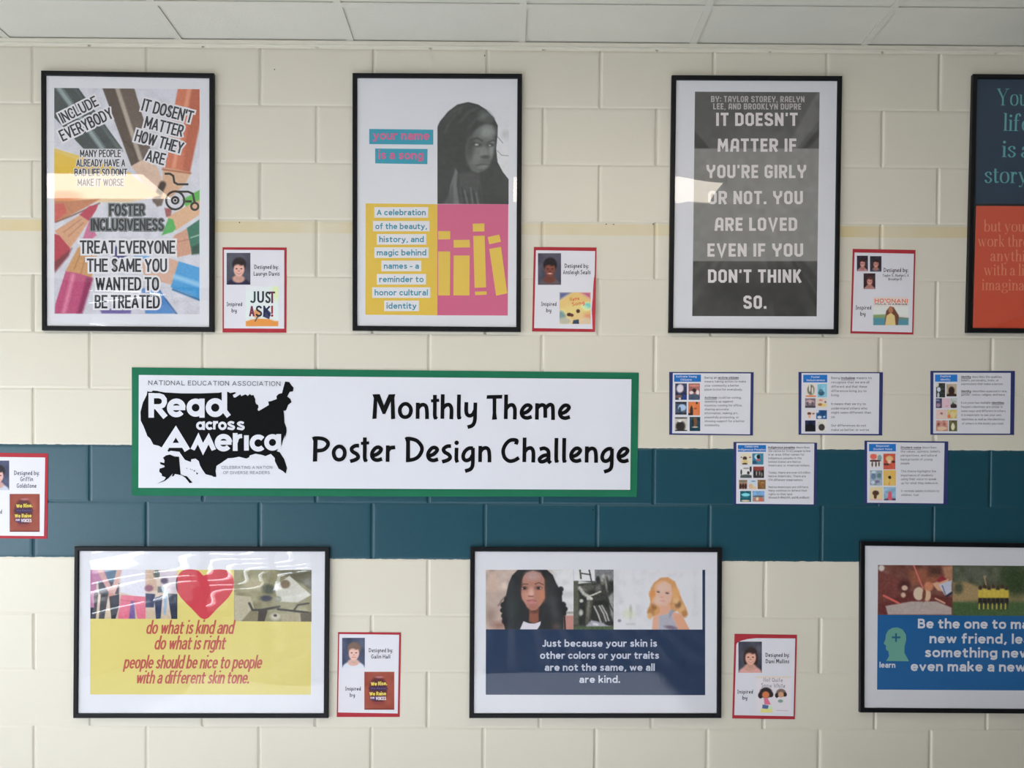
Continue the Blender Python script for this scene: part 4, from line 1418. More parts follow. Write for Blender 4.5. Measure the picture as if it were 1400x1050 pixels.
# ---- heart poster (lower left)
def heart_poster():
    K, KL, KR = frame_of(80, 730, 2.9167), frame_of(115, 770, 8.75), frame_of(270, 770, 8.75)

    def bow(s, t):
        return 0.0006 + (0.00011 * np.sin(34 * t + 2.6 * np.sin(5 * s)) + 0.0004 * np.sin(3 * s + 1) * np.sin(4 * t) * t
                         + 0.0004 * np.clip((s - 0.55) * 2, 0, 1) * np.sin(9 * s - 5 * t))
    root, sheet = framed_poster('wide yellow poster with a red heart between two photos of people',
                                K((62, 50), (1080, 52), (1075, 735), (57, 735)), GP, bow)
    panel(sheet, K((127, 143), (1008, 143), (1006, 641), (126, 640)), ink((222, 210, 128), 270, 860), lay(1), label='yellow block')
    p = Pic(K((127, 143), (474, 143), (474, 339), (127, 338)), KL, (216, 200, 186), 0.7, 9)
    p.rect(60, 560, 1130, 700, (206, 186, 160), 60)
    p.poly([(440, 60), (735, 60), (735, 420), (430, 350)], (222, 222, 234), 6)
    p.poly([(240, 80), (390, 80), (370, 330), (180, 340), (160, 180)], (92, 122, 146), 12)
    p.poly([(175, 200), (420, 240), (415, 370), (180, 370)], (70, 70, 84), 14)
    p.poly([(60, 70), (240, 70), (290, 230), (150, 210), (130, 530), (60, 530)], (188, 128, 166), 8)
    p.line([(190, 90), (270, 240), (330, 360)], 62, (206, 160, 160), 12)
    p.line([(420, 90), (375, 260), (330, 380)], 62, (212, 172, 164), 12)
    p.ell(325, 400, 42, 46, (196, 140, 124), 0, 0.4)
    p.poly([(120, 350), (170, 350), (140, 670), (60, 670), (60, 530), (120, 530)], (42, 40, 56), 8)
    p.poly([(200, 360), (290, 370), (240, 670), (175, 670)], (40, 38, 52), 8)
    p.poly([(300, 400), (420, 370), (420, 510), (375, 670), (325, 670)], (44, 44, 60), 8)
    p.poly([(440, 380), (735, 400), (735, 670), (640, 670), (600, 470), (540, 670), (400, 670)], (222, 118, 142), 8)
    p.poly([(560, 450), (600, 450), (612, 670), (535, 670)], (116, 92, 156), 16)
    p.line([(440, 440), (720, 470)], 12, (186, 76, 100), 14, 0.7)
    p.poly([(735, 85), (840, 85), (880, 330), (735, 330)], (206, 178, 158), 12)
    p.ell(775, 300, 50, 40, (150, 96, 120), 0, 0.5)
    p.ell(870, 130, 40, 50, (90, 96, 90), 0, 0.5)
    p.poly([(900, 85), (1110, 85), (1110, 360), (930, 350)], (206, 196, 206), 10)
    p.ell(960, 210, 45, 35, (92, 80, 104), 0, 0.6)
    p.rect(880, 280, 960, 350, (100, 110, 116), 16)
    p.poly([(735, 360), (850, 370), (835, 530), (735, 530)], (60, 68, 100), 10)
    p.poly([(840, 420), (940, 380), (915, 660), (860, 670)], (48, 58, 92), 8)
    p.poly([(960, 330), (1000, 330), (980, 620), (950, 620)], (150, 180, 208), 12)
    p.poly([(1000, 360), (1120, 370), (1120, 670), (1045, 670)], (44, 54, 76), 8)
    p.noise(4, 16)
    p.build('photograph', sheet, lay(2), 'printed photo of people holding hands, seen from the waist down')
    p = Pic(K((700, 143), (1009, 143), (1009, 350), (700, 348)), KR, (150, 146, 116), 0.7, 11)
    p.noise(9, 60)
    p.poly([(440, 380), (640, 400), (720, 700), (440, 700)], (188, 182, 158), 16)
    p.poly([(520, 700), (640, 560), (740, 590), (720, 700)], (134, 126, 100), 14)
    p.poly([(930, 80), (1370, 80), (1370, 330), (1240, 240), (1100, 180)], (104, 102, 82), 18)
    p.ell(680, 250, 110, 80, (176, 168, 138), 0, 0.7)
    p.ell(850, 310, 80, 60, (92, 96, 84), 10, 0.6)
    p.poly([(920, 270), (1100, 150), (1200, 240), (1360, 380), (1200, 470), (960, 460)], (206, 206, 196), 14)
    p.ell(1048, 250, 60, 52, (128, 112, 92), 0, 0.4)
    p.ell(820, 420, 70, 36, (78, 80, 92), 0, 0.6)
    p.ell(960, 430, 46, 36, (144, 146, 128), 0, 0.5)
    p.line([(620, 480), (660, 560), (760, 560), (980, 520)], 26, (62, 60, 58), 16)
    p.line([(960, 550), (1320, 590)], 24, (54, 50, 46), 10)
    p.line([(1150, 570), (1200, 500), (1330, 480)], 20, (66, 62, 58), 12)
    p.poly([(730, 560), (840, 560), (800, 700), (720, 700)], (72, 64, 58), 12)
    p.ell(930, 640, 60, 40, (196, 190, 172), 0, 0.8)
    p.ell(930, 625, 22, 16, (64, 58, 52), 0, 0.5)
    p.poly([(1000, 610), (1230, 600), (1240, 700), (1010, 700)], (170, 160, 132), 14)
    p.poly([(1230, 600), (1370, 580), (1370, 700), (1240, 700)], (98, 90, 74), 14)
    p.noise(4, 14)
    p.build('photograph', sheet, lay(2), 'faded old printed photo of people bending over a table')
    hp = [(279, 787), (272, 780.8), (262, 778.4), (250, 780), (242.5, 788), (240.2, 798), (242, 808), (249, 819), (262, 832), (279.5, 847.2), (297, 832), (312, 817), (318.5, 806), (320, 796), (317.5, 787), (310, 780), (300, 778.4), (289, 780)]
    panel(sheet, [tuple(q) for q in smooth(hp, True, 3)], ink((206, 72, 84), 280, 810), lay(2), 'heart', 'red heart')
    rd = ink((190, 92, 84), 270, 900)
    rows = (('do what is kind and', 347, 696, 399, 18.0), ('do what is right', 380, 663, 461, 18.0), ('people should be nice to people', 258, 808, 537, 17.5), ('with a different skin tone.', 307, 758, 597, 17.0))
    lettering(sheet, lambda g: [text(g, s, K(x0, y), K(x1, y), cp, rd, lay(3), bold=0.25, shear=0.2) for s, x0, x1, y, cp in rows], 'red slanted lettering')


# ---- just-because poster (lower middle)
def kind_poster():
    K, KW, KG = frame_of(625, 730, 2.9167), frame_of(660, 775, 10.769), frame_of(780, 775, 7.0)
    root, sheet = framed_poster('wide navy poster with a strip of three photos above pale lettering',
                                K((52, 52), (1057, 55), (1054, 735), (48, 735)), GP, lambda s, t: 0.00015 * np.sin(5 * s + 1) * np.sin(5 * t))
    panel(sheet, K((115, 143), (989, 143), (989, 643), (114, 641)), ink((34, 52, 82), 815, 900), lay(1), label='navy block')
    p = Pic([(664.2, 779), (784.1, 778.9), (784.1, 860.5), (664.2, 860.4)], KW, (186, 168, 158), 0.55, 13)
    p.rect(1000, 0, 1400, 700, (206, 208, 210), 120)
    p.noise(9, 90)
    p.ell(320, 280, 50, 60, (212, 196, 184), 0, 0.9, 0.8)
    p.ell(110, 720, 90, 120, (150, 128, 118), 0, 1.0, 0.8)
    p.ell(250, 860, 120, 60, (152, 116, 104), 0, 1.0, 0.8)
    p.ell(150, 250, 60, 160, (196, 168, 152), 0, 1.0, 0.7)
    p.rect(1230, 660, 1345, 690, (150, 150, 146), 20)
    hair = (40, 42, 44)
    p.poly([(530, 30), (930, 30), (1030, 120), (1080, 240), (1160, 380), (1170, 520), (1235, 650), (1200, 730), (1230, 925), (330, 925), (290, 760), (280, 560),
            (340, 430), (380, 250), (430, 130)], hair, 16)
    for x, y, r in ((300, 560, 40), (290, 640, 36), (310, 720, 40), (350, 470, 36), (330, 800, 50), (1150, 330, 40), (1130, 390, 46), (1180, 560, 46), (1215, 620, 36), (1195, 690, 36)):
        p.ell(x, y, r, r, (34, 35, 38), 0, 0.5)
    p.poly([(1190, 720), (1340, 720), (1340, 925), (1190, 925)], (184, 132, 124), 18)
    p.poly([(1190, 720), (1215, 720), (1225, 925), (1200, 925)], (34, 34, 36), 12)
    p.ell(1080, 880, 60, 60, (96, 78, 70), 0, 1.0, 0.6)
    p.line([(230, 570), (280, 490), (340, 430)], 16, (92, 80, 78), 20, 0.8)
    p.ell(460, 500, 90, 300, (48, 52, 54), 6, 1.0, 0.7)
    p.ell(1040, 520, 90, 280, (54, 56, 57), -6, 1.0, 0.7)
    p.ell(480, 640, 50, 130, (42, 60, 52), 4, 1.0, 0.5)
    # neck and top
    p.poly([(690, 620), (820, 610), (825, 800), (760, 840), (680, 800)], (140, 84, 64), 22)
    p.ell(760, 650, 80, 40, (96, 56, 46), 0, 0.9, 0.8)
    p.poly([(600, 800), (680, 830), (760, 836), (860, 800), (830, 925), (545, 925)], (212, 208, 218), 12)
    p.poly([(860, 790), (900, 830), (870, 925), (800, 925), (850, 850)], (40, 40, 42), 12)
    # face
    p.poly([(640, 90), (740, 55), (850, 90), (920, 190), (935, 320), (915, 460), (850, 570), (780, 635), (715, 640), (650, 590), (580, 470), (552, 350), (560, 230), (600, 140)], (170, 122, 106), 20)
    p.ell(735, 130, 110, 70, (176, 146, 142), 0, 1.0, 0.9)
    p.ell(650, 430, 70, 80, (192, 142, 122), 0, 1.0, 0.8)
    p.ell(860, 420, 60, 100, (186, 126, 100), 0, 1.0, 0.8)
    p.ell(715, 390, 42, 80, (204, 164, 150), 0, 0.9, 0.9)
    p.ell(740, 590, 80, 40, (162, 108, 94), 0, 0.9, 0.8)
    p.line([(562, 278), (598, 252), (664, 256)], 13, (84, 60, 54), 18)
    p.line([(772, 254), (828, 232), (892, 262)], 13, (84, 60, 54), 18)
    p.ell(612, 312, 52, 30, (118, 80, 72), 0, 0.8, 0.9)
    p.ell(822, 310, 54, 30, (118, 80, 72), 0, 0.8, 0.9)
    p.ell(614, 314, 24, 20, (48, 34, 34), 0, 0.6)
    p.ell(820, 312, 24, 20, (48, 34, 34), 0, 0.6)
    p.ell(585, 318, 10, 8, (196, 180, 176), 0, 0.8)
    p.ell(852, 316, 10, 8, (196, 180, 176), 0, 0.8)
    p.ell(712, 432, 46, 16, (140, 90, 80), 0, 0.9, 0.9)
    p.ell(715, 412, 22, 14, (208, 168, 156), 0, 0.9, 0.9)
    p.line([(652, 500), (690, 502), (715, 505), (745, 502), (784, 500)], 9, (116, 66, 64), 12)
    p.ell(716, 490, 52, 13, (166, 104, 98), 0, 0.9)
    p.ell(718, 524, 60, 20, (188, 122, 122), 0, 0.7)
    p.ell(555, 260, 26, 180, (56, 46, 44), 4, 0.9, 0.7)
    p.ell(930, 300, 22, 200, (60, 46, 42), -2, 0.9, 0.7)
    p.noise(2.5, 14)
    p.build('photograph', sheet, lay(2), 'portrait photo of a woman with long black curly hair')
    p = Pic([(784.3, 778.8), (838.9, 778.8), (838.9, 860.6), (784.3, 860.6)], KG, (66, 70, 62), 0.6, 17)
    p.rect(20, 20, 240, 135, (220, 222, 226), 6)
    p.rect(232, 20, 420, 140, (120, 122, 126), 8)
    p.line([(90, 25), (100, 110)], 18, (86, 86, 78), 6)
    p.line([(95, 60), (190, 75)], 14, (84, 84, 78), 6)
    p.line([(178, 25), (205, 160)], 14, (60, 60, 58), 6)
    p.poly([(60, 130), (200, 150), (60, 165)], (190, 192, 192), 8)
    p.rect(25, 135, 75, 560, (86, 88, 74), 10)
    p.poly([(70, 170), (240, 160), (300, 190), (400, 300), (412, 545), (80, 560), (90, 300)], (40, 42, 38), 20)
    p.ell(160, 200, 70, 34, (84, 84, 76), -8, 0.7)
    p.poly([(250, 150), (300, 130), (345, 160), (352, 260), (320, 345), (210, 330), (235, 230)], (54, 55, 50), 20)
    p.ell(265, 200, 26, 40, (104, 104, 98), 20, 0.9, 0.8)
    p.ell(332, 112, 40, 44, (168, 168, 164), 0, 0.5)
    p.ell(352, 190, 24, 110, (66, 66, 62), -6, 0.7)
    p.ell(340, 160, 10, 70, (150, 150, 146), -8, 0.9, 0.7)
    p.ell(308, 140, 19, 34, (112, 110, 104), 6, 0.5)
    p.ell(303, 130, 10, 14, (158, 156, 150), 0, 0.9, 0.8)
    p.ell(388, 190, 26, 60, (42, 44, 44), 0, 0.6)
    p.ell(262, 120, 20, 30, (44, 46, 46), 0, 0.6)
    p.line([(88, 200), (125, 255), (165, 280)], 34, (172, 170, 164), 20)
    p.line([(110, 190), (150, 230)], 14, (96, 96, 90), 14)
    p.line([(170, 284), (230, 262), (288, 236)], 15, (190, 188, 180), 9)
    p.ell(184, 306, 30, 20, (206, 204, 200), 0, 0.5)
    p.poly([(152, 318), (212, 318), (196, 450), (176, 545), (140, 545), (142, 420)], (80, 80, 71), 16)
    p.ell(170, 400, 14, 90, (122, 122, 112), 4, 0.9, 0.8)
    p.poly([(212, 325), (330, 325), (350, 400), (300, 540), (205, 520)], (38, 39, 36), 16)
    for q in range(5):
        p.line([(228 + 24 * q, 380 - 3 * q), (262 + 28 * q, 450), (290 + 27 * q, 530)], 15, (196, 196, 194) if q in (0, 2, 3) else (62, 62, 58), 14, 0.9)
    p.poly([(362, 290), (412, 240), (412, 520), (385, 460)], (142, 145, 143), 20)
    p.line([(352, 300), (385, 380), (412, 430)], 12, (48, 48, 46), 12)
    p.ell(105, 325, 18, 17, (196, 196, 192), 0, 0.8)
    p.ell(100, 440, 20, 32, (176, 176, 172), 0, 0.9)
    p.ell(112, 510, 26, 40, (34, 36, 34), 0, 0.8)
    p.poly([(150, 560), (200, 510), (330, 540), (390, 572), (150, 580)], (160, 160, 172), 18)
    p.ell(240, 550, 30, 12, (206, 206, 212), 10, 0.9)
    p.ell(372, 540, 46, 20, (34, 34, 34), 0, 0.5)
    p.rect(25, 570, 420, 605, (74, 92, 60), 14)
    p.noise(8, 9)
    p.build('photograph', sheet, lay(2), 'narrow photo of a dark seated statue')
    p = Pic([(838.9, 779), (960.3, 779), (960.3, 860.7), (838.9, 860.7)], KG, (206, 207, 212), 0.6, 19)
    p.noise(5, 60)
    for x, c in ((450, (198, 200, 204)), (560, (216, 218, 222)), (690, (200, 203, 209)), (1100, (208, 211, 215)), (1190, (194, 198, 202))):
        p.rect(x - 22, 20, x + 22, 480, c, 40, 0.7)
    p.ell(575, 430, 16, 60, (150, 156, 150), 0, 0.9, 0.8)
    p.ell(560, 450, 60, 50, (202, 208, 184), 0, 1.0, 0.6)
    p.ell(468, 515, 16, 14, (130, 132, 148), 0, 0.8)
    p.rect(530, 540, 620, 556, (186, 188, 190), 16)
    hg = (196, 146, 98)
    p.poly([(800, 150), (860, 105), (930, 98), (1000, 140), (1030, 220), (1070, 320), (1110, 400), (1120, 460), (1080, 480), (1020, 420), (980, 440), (900, 400), (830, 470), (770, 480), (735, 440), (765, 340), (755, 270), (770, 200)], hg, 14)
    for x, y, r, c in ((770, 430, 34, (170, 120, 72)), (800, 380, 28, (148, 102, 60)), (1060, 400, 36, (214, 172, 120)), (1030, 360, 30, (122, 88, 56)), (1090, 450, 30, (176, 126, 78)), (1010, 320, 28, (216, 178, 130)), (780, 260, 30, (204, 140, 84)), (1000, 250, 40, (206, 158, 104)), (760, 470, 26, (206, 166, 118))):
        p.ell(x, y, r, r * 1.2, c, 0, 0.7, 0.85)
    p.poly([(850, 370), (950, 360), (960, 430), (1060, 450), (1140, 605), (780, 605), (790, 480), (860, 440)], (222, 172, 148), 14)
    p.poly([(845, 470), (960, 440), (1000, 520), (1030, 605), (840, 605)], (166, 166, 178), 10)
    p.poly([(940, 430), (980, 400), (990, 430), (945, 500)], (150, 150, 166), 10)
    p.ell(960, 580, 60, 18, (120, 106, 124), 10, 0.9)
    p.poly([(980, 480), (1060, 450), (1140, 605), (1040, 605)], (220, 164, 134), 14)
    p.poly([(840, 180), (900, 140), (960, 170), (975, 260), (960, 330), (915, 375), (860, 370), (815, 310), (815, 240)], (230, 190, 170), 12)
    p.ell(880, 200, 60, 50, (238, 206, 188), 0, 1.0, 0.8)
    p.ell(840, 240, 18, 9, (118, 94, 84), 10, 0.8)
    p.ell(925, 252, 20, 9, (112, 88, 80), 10, 0.8)
    p.line([(822, 222), (858, 226)], 5, (176, 130, 100), 8)
    p.line([(905, 232), (950, 240)], 5, (176, 130, 100), 8)
    p.ell(872, 290, 18, 8, (206, 150, 132), 0, 0.9)
    p.line([(845, 322), (895, 328)], 7, (196, 112, 108), 7)
    p.ell(830, 330, 40, 40, (240, 216, 206), 0, 1.1, 0.6)
    p.noise(2, 12)
    p.build('photograph', sheet, lay(2), 'photo of a child with curly strawberry blonde hair')
    tc = ink((196, 202, 216), 815, 900)
    rows = (('Just because your skin is', 339, 797, 450), ('other colors or your traits', 331, 805, 498), ('are not the same, we all', 349, 788, 546), ('are kind.', 487, 649, 594))
    lettering(sheet, lambda g: [text(g, s, K(x0, y), K(x1, y), 9.6, tc, lay(3), bold=1.15) for s, x0, x1, y in rows])


# ---- learn poster (lower right, cut by the picture's edge)
def learn_poster():
    K, KP = frame_of(1160, 730, 3.8889), frame_of(1180, 680, 6.3636)
    root, sheet = framed_poster('wide blue poster with a pale head symbol and a sports team photo',
                                [(1176.7, 739.8), (1524, 744.4), (1524, 976.8), (1175.9, 974.3)], GP, lambda s, t: 0.0006 * np.sin(4 * s) * np.sin(5 * t))
    panel(sheet, [K(157, 165), (1502, 775.5), (1502, 944.5), K(152, 828)], ink((26, 82, 132), 1300, 880), lay(1), label='blue block')
    p = Pic([K(157, 165), K(554, 167), K(554, 432), K(156, 430)], KP, (104, 66, 58), 0.7, 23)
    p.noise(7, 70)
    p.poly([(130, 640), (380, 720), (300, 860), (130, 930)], (106, 58, 54), 26)
    p.poly([(400, 640), (690, 600), (720, 740), (420, 760)], (132, 80, 60), 40)
    p.rect(560, 590, 700, 690, (72, 46, 40), 40, 0.7)
    p.ell(160, 615, 26, 26, (190, 184, 180), 0, 0.6)
    p.poly([(690, 600), (780, 590), (780, 740), (710, 700)], (150, 108, 84), 26)
    p.poly([(130, 930), (400, 820), (770, 870), (770, 1020), (130, 1020)], (92, 44, 42), 26)
    p.poly([(195, 945), (420, 905), (640, 905), (770, 960), (770, 1020), (215, 1020)], (160, 148, 142), 12)
    p.poly([(600, 750), (740, 710), (770, 830), (650, 810)], (202, 160, 130), 14)
    p.poly([(660, 760), (770, 720), (770, 840), (710, 850)], (168, 172, 188), 10)
    p.line([(690, 770), (715, 840)], 10, (90, 94, 120), 8)
    p.line([(730, 860), (770, 830)], 20, (44, 48, 66), 8)
    p.poly([(640, 720), (690, 680), (725, 715), (660, 740)], (128, 34, 48), 14)
    p.ell(485, 838, 46, 56, (222, 204, 180), 0, 0.3)
    p.ell(555, 850, 34, 52, (214, 184, 152), 0, 0.4)
    p.ell(530, 850, 16, 60, (104, 58, 46), 6, 0.6)
    p.ell(570, 775, 42, 40, (176, 116, 88), 0, 0.5)
    p.line([(440, 590), (520, 790)], 12, (196, 106, 98), 7)
    p.line([(180, 855), (310, 920)], 18, (198, 98, 90), 8)
    p.ell(360, 770, 50, 50, (70, 36, 36), 0, 0.8)
    p.ell(362, 788, 26, 22, (206, 178, 160), 0, 0.6)
    p.ell(350, 850, 20, 22, (196, 170, 150), 0, 0.7)
    p.line([(630, 880), (710, 920)], 14, (196, 152, 130), 10)
    p.noise(4, 14)
    p.build('photograph', sheet, lay(2), 'printed photo of hands on a ball')
    p = Pic([K(554, 167), (1502, 774.5), (1502, 842.5), K(554, 434)], KP, (72, 78, 62), 0.8, 29)
    p.noise(8, 40)
    p.rect(700, 905, 2200, 1100, (62, 84, 50), 20)
    p.rect(700, 840, 2200, 905, (132, 116, 84), 40)
    p.poly([(780, 740), (900, 730), (1050, 800), (1300, 830), (1300, 880), (780, 900)], (140, 120, 86), 30)
    p.ell(830, 790, 40, 50, (72, 76, 58), 0, 0.8)
    p.rect(900, 610, 1100, 720, (84, 86, 76), 60, 0.7)
    p.ell(1330, 720, 120, 140, (44, 58, 34), 0, 1.0)
    for q in range(7):
        x = 1020 + q * 38
        y = 0 if q % 2 else 12
        p.ell(x, 775 + y, 15, 18, (62, 44, 36), 0, 0.5)
        p.poly([(x - 20, 795 + y), (x + 20, 795 + y), (x + 19, 880), (x - 19, 880)], (176, 158, 64), 10)
        p.rect(x - 18, 875, x + 18, 930, (36, 34, 34), 8)
        p.line([(x - 9, 925), (x - 10, 970)], 9, (176, 160, 76), 6)
        p.line([(x + 9, 925), (x + 10, 970)], 9, (58, 48, 40), 6)
    p.ell(1060, 690, 14, 14, (120, 110, 90), 0, 0.6)
    p.line([(1055, 690), (1070, 760)], 10, (150, 120, 90), 6)
    p.noise(5, 9)
    p.build('photograph', sheet, lay(2), 'printed photo of a sports team in yellow shirts on grass')
    tc = ink((206, 208, 214), 1330, 870)
    rows = (('Be the one to make', 'Be the one to', 369, 838, 502), ('new friend, learn', 'new friend,', 431, 842, 581), ('something new', 'something', 406, 791, 655), ('even make a new', 'even make a', 331, 775, 729))

    def t(g):
        for s, pre, x0, x1, y in rows:
            text(g, s, K(x0, y), K(x1, y + 3), 13.2, tc, lay(3), bold=1.9, prefix=pre)
    lettering(sheet, t)
    lettering(sheet, lambda g: text(g, 'learn', K(165, 711), K(249, 712), 7.6, tc, lay(3), bold=0.8), 'small caption under the head symbol')
    hc = ink((92, 142, 128), 1225, 880)
    g = G()
    head = [(200, 676), (216, 650), (212, 622), (201, 618), (198, 604), (201, 596), (196, 590), (187, 583), (197, 560), (199, 535), (212, 512), (235, 499), (262, 497), (288, 508), (305, 535), (307, 565), (298, 596), (297, 632), (322, 677)]
    pgon(g, K(head), hc, lay(2))
    bl = ink((30, 84, 112), 1225, 880)
    pgon(g, K((231, 545), (248, 545), (248, 528), (258, 528), (258, 545), (276, 545), (276, 555), (258, 555), (258, 574), (248, 574), (248, 555), (231, 555)), bl, lay(2.5))
    g.build('head_symbol', sheet)


for _f in (pencils_poster, name_poster, grey_poster, story_poster, heart_poster, kind_poster, learn_poster):
    _f()

# ------------------------------------------------------------------ banner
def banner():
    KL, KR = frame_of(170, 490, 3.8889), frame_of(410, 490, 2.9167)
    outer = [KL(40, 48), KR(1352, 57), KR(1344, 553), KL(40, 728)]
    W = at_many(outer, -0.0015)[:, [0, 2]]
    root = thing('wall_banner', 'long white banner edged in green reading Monthly Theme Poster Design Challenge', 'banner', (W[:, 0].mean(), 0, W[2:, 1].mean()))
    g = G()
    grid_sheet(W, lambda s, t: -0.0016 - 0.0009 * np.sin(9 * s + 1) * np.clip(np.abs(t - .5) * 4 - 1, 0, 1), 60, 16, M_GREEN, g)
    # overlapping lengths of the green border paper
    for q, (x0, x1, y0, y1) in enumerate(((182, 325, 668.5, 677.8), (322, 520, 669.3, 678.4), (516, 870, 669.6, 679.0), (181, 440, 502.4, 512.8), (430, 872, 505.0, 516.0))):
        pgon(g, [(x0, y0), (x1, y0 + 0.6 + (0, 0, 0, 2.2, 4.0)[q]), (x1, y1 + 0.3), (x0, y1)], M_GREEN, -0.0026 - 0.00012 * q)
    g.build('border_backing', root)
    s = G()
    wq = at_many([KL(77, 88), KR(1322, 83), KR(1317, 524), KL(75, 688)], -0.003)[:, [0, 2]]
    grid_sheet(wq, lambda a, b: -0.0034 - 0.0004 * np.sin(11 * a) * np.sin(3 * b), 60, 16, M_BANNER, s)
    sheet = s.build('banner_sheet', root, smooth=True)
    Y0 = -0.0042
    # hand-lettered title
    t = Lines()

    def put(ch, px, base):
        for q, (V, F) in enumerate(glyph_geo(HAND[ch], 45)):
            x0 = 0
            P = [(px + (v[0] - x0) / 8.75, base + v[1] / 8.75) for v in V]
            t.add(at_many(P, Y0 - 0.000008 * q), F, M_BLACK)
    t.next()
    for ch, px in zip('MonthlyTheme', (509.1, 544.3, 568.6, 589.2, 602.2, 624.6, 634.9, 665.1, 688.9, 710.6, 731.7, 762.8)):
        put(ch, px, 572.7 + (px - 509) * 0.0045)
    t.next()
    for ch, px in zip('PosterDesignChallenge', (426.3, 453.9, 477.1, 493.4, 505.9, 527.2, 553.1, 582.6, 602.9, 621.1, 630.6, 654.0, 685.2, 714.2, 734.6, 757.8, 768.5, 778.2, 799.7, 820.6, 842.9)):
        put(ch, px, 630.9 + (px - 426) * 0.0050)
    t.build('lettering', sheet)
    # map emblem
    A, B, C, D = frame_of(180, 510, 11.6667), frame_of(290, 510, 11.6667), frame_of(180, 585, 11.6667), frame_of(290, 585, 11.6667)
    land = (A([(250, 290), (275, 298), (318, 300), (340, 280), (410, 285), (430, 292), (530, 310), (800, 325), (1100, 325), (1400, 315)])
            + B([(115, 312), (205, 298), (255, 300), (285, 320), (360, 305), (385, 318), (330, 350), (345, 388), (368, 392), (450, 340), (465, 370), (530, 340), (570, 365), (600, 335), (625, 355), (660, 352), (690, 420), (688, 455), (700, 490), (735, 512), (740, 550), (722, 580), (740, 605), (780, 585), (905, 510), (895, 455), (940, 448), (1030, 415), (1025, 370), (1060, 335), (1115, 320), (1140, 220), (1165, 135), (1232, 145), (1265, 195), (1300, 235), (1290, 292), (1240, 300), (1215, 345), (1200, 375), (1250, 415), (1265, 465), (1212, 510), (1180, 595), (1160, 600), (1140, 600), (1150, 680), (1155, 790), (1185, 870), (1188, 935), (1160, 1050)])
            + D([(1165, 110), (1130, 200), (1110, 275), (1060, 320), (1030, 372), (1080, 390), (1150, 500), (1195, 640), (1175, 730), (1130, 690), (1060, 650), (1000, 530), (1000, 480), (935, 415), (850, 450), (790, 430), (690, 412), (600, 440), (590, 470), (545, 490), (430, 460), (340, 478), (250, 485), (150, 555), (70, 605), (55, 690), (68, 782), (20, 780), (0, 765)])
            + C([(1180, 740), (1130, 670), (1090, 600), (1070, 530), (1020, 490), (950, 500), (945, 545), (850, 510), (800, 440), (760, 380), (620, 365), (592, 382), (572, 365), (590, 335), (480, 312), (430, 285), (345, 265), (295, 170), (250, 130), (200, 0)])
            + A([(190, 850), (145, 760), (140, 620), (180, 470), (240, 350)]))
    m = G()
    pgon(m, land, M_BLACK, Y0)
    pgon(m, C([(610, 425), (680, 455), (755, 460), (780, 740), (840, 765), (880, 770), (940, 840), (970, 870), (925, 882), (860, 800), (800, 757), (690, 735), (670, 768), (640, 775), (655, 730), (590, 800), (530, 845), (400, 892), (520, 832), (545, 790), (480, 765), (480, 735), (440, 700), (445, 650), (525, 625), (520, 600), (460, 580), (450, 545), (520, 560), (525, 520), (500, 475), (545, 440)]), M_BLACK, Y0)
    pgon(m, C([(1030, 708), (1062, 727), (1035, 747)]), M_BLACK, Y0)
    for x, y, r in ((1000, 685, 11), (938, 660, 7), (965, 668, 7), (880, 645, 7)):
        pgon(m, C(disc(x, y, r, 8)), M_BLACK, Y0)
    wy = Y0 - 0.0002

    def ring_pts(cx, cy, r, a0=0, a1=360, n=22):
        return [(cx + r * math.cos(math.radians(a0 + (a1 - a0) * q / n)), cy - r * math.sin(math.radians(a0 + (a1 - a0) * q / n))) for q in range(n + (a1 - a0 < 360))]
    P = M_BANNER
    strokes(m, [('l', [(312, 318), (312, 712)]), ('l', [(312, 362), (440, 362), (490, 380), (520, 420), (522, 470), (500, 512), (450, 537), (312, 537)], 80), ('l', [(405, 545), (540, 706)])], 88, A, P, wy)
    strokes(m, [('l', [(600, 556), (855, 556)], 74), ('l', ring_pts(712, 556, 108, 4, 322))], 84, A, P, wy - 0.00005)
    strokes(m, [('c', ring_pts(1020, 552, 103)), ('l', [(1122, 408), (1122, 712)])], 84, A, P, wy)
    strokes(m, [('c', ring_pts(1333, 552, 108)), ('l', [(1480, 295), (1480, 610)]), ('l', [(1465, 580), (1550, 692)], 80)], 86, A, P, wy)
    strokes(m, [('c', ring_pts(1095, 840, 47)), ('l', [(1148, 770), (1148, 908)]), ('l', ring_pts(1244, 840, 47, 42, 318))], 40, A, P, wy)
    strokes(m, [('l', [(34, 765), (34, 900)]), ('s', [(36, 830), (55, 790), (95, 784)]), ('c', ring_pts(165, 842, 48)),
                ('s', [(350, 798), (300, 784), (262, 806), (300, 838), (345, 860), (325, 892), (246, 878)], 38),
                ('s', [(505, 800), (455, 786), (415, 808), (455, 840), (500, 862), (478, 894), (398, 880)], 38)], 40, B, P, wy)
    pgon(m, C((705, -38), (932, 333), (845, 383), (806, 318), (596, 318), (560, 380), (472, 322)), P, wy)
    pgon(m, C((704, 155), (755, 239), (655, 239)), M_BLACK, wy - 0.0001)
    pgon(m, C((1065, 75), (1138, 240), (1230, 80), (1346, 340), (1278, 366), (1226, 265), (1138, 436), (1056, 265), (1004, 362), (940, 332)), P, wy)
    strokes(m, [('l', [(80, 236), (310, 236)], 66), ('l', ring_pts(182, 236, 101, 4, 322))], 78, D, P, wy - 0.00005)
    strokes(m, [('l', [(368, 82), (368, 368)]), ('s', [(380, 230), (395, 170), (430, 136), (478, 130)], 66), ('l', [(547, 118), (547, 362)]), ('l', ring_pts(735, 242, 98, 42, 318))], 76, D, P, wy)
    strokes(m, [('c', ring_pts(963, 232, 94)), ('l', [(1062, 98), (1062, 335)])], 76, D, P, wy)
    gy = ink((96, 98, 108), 290, 525)
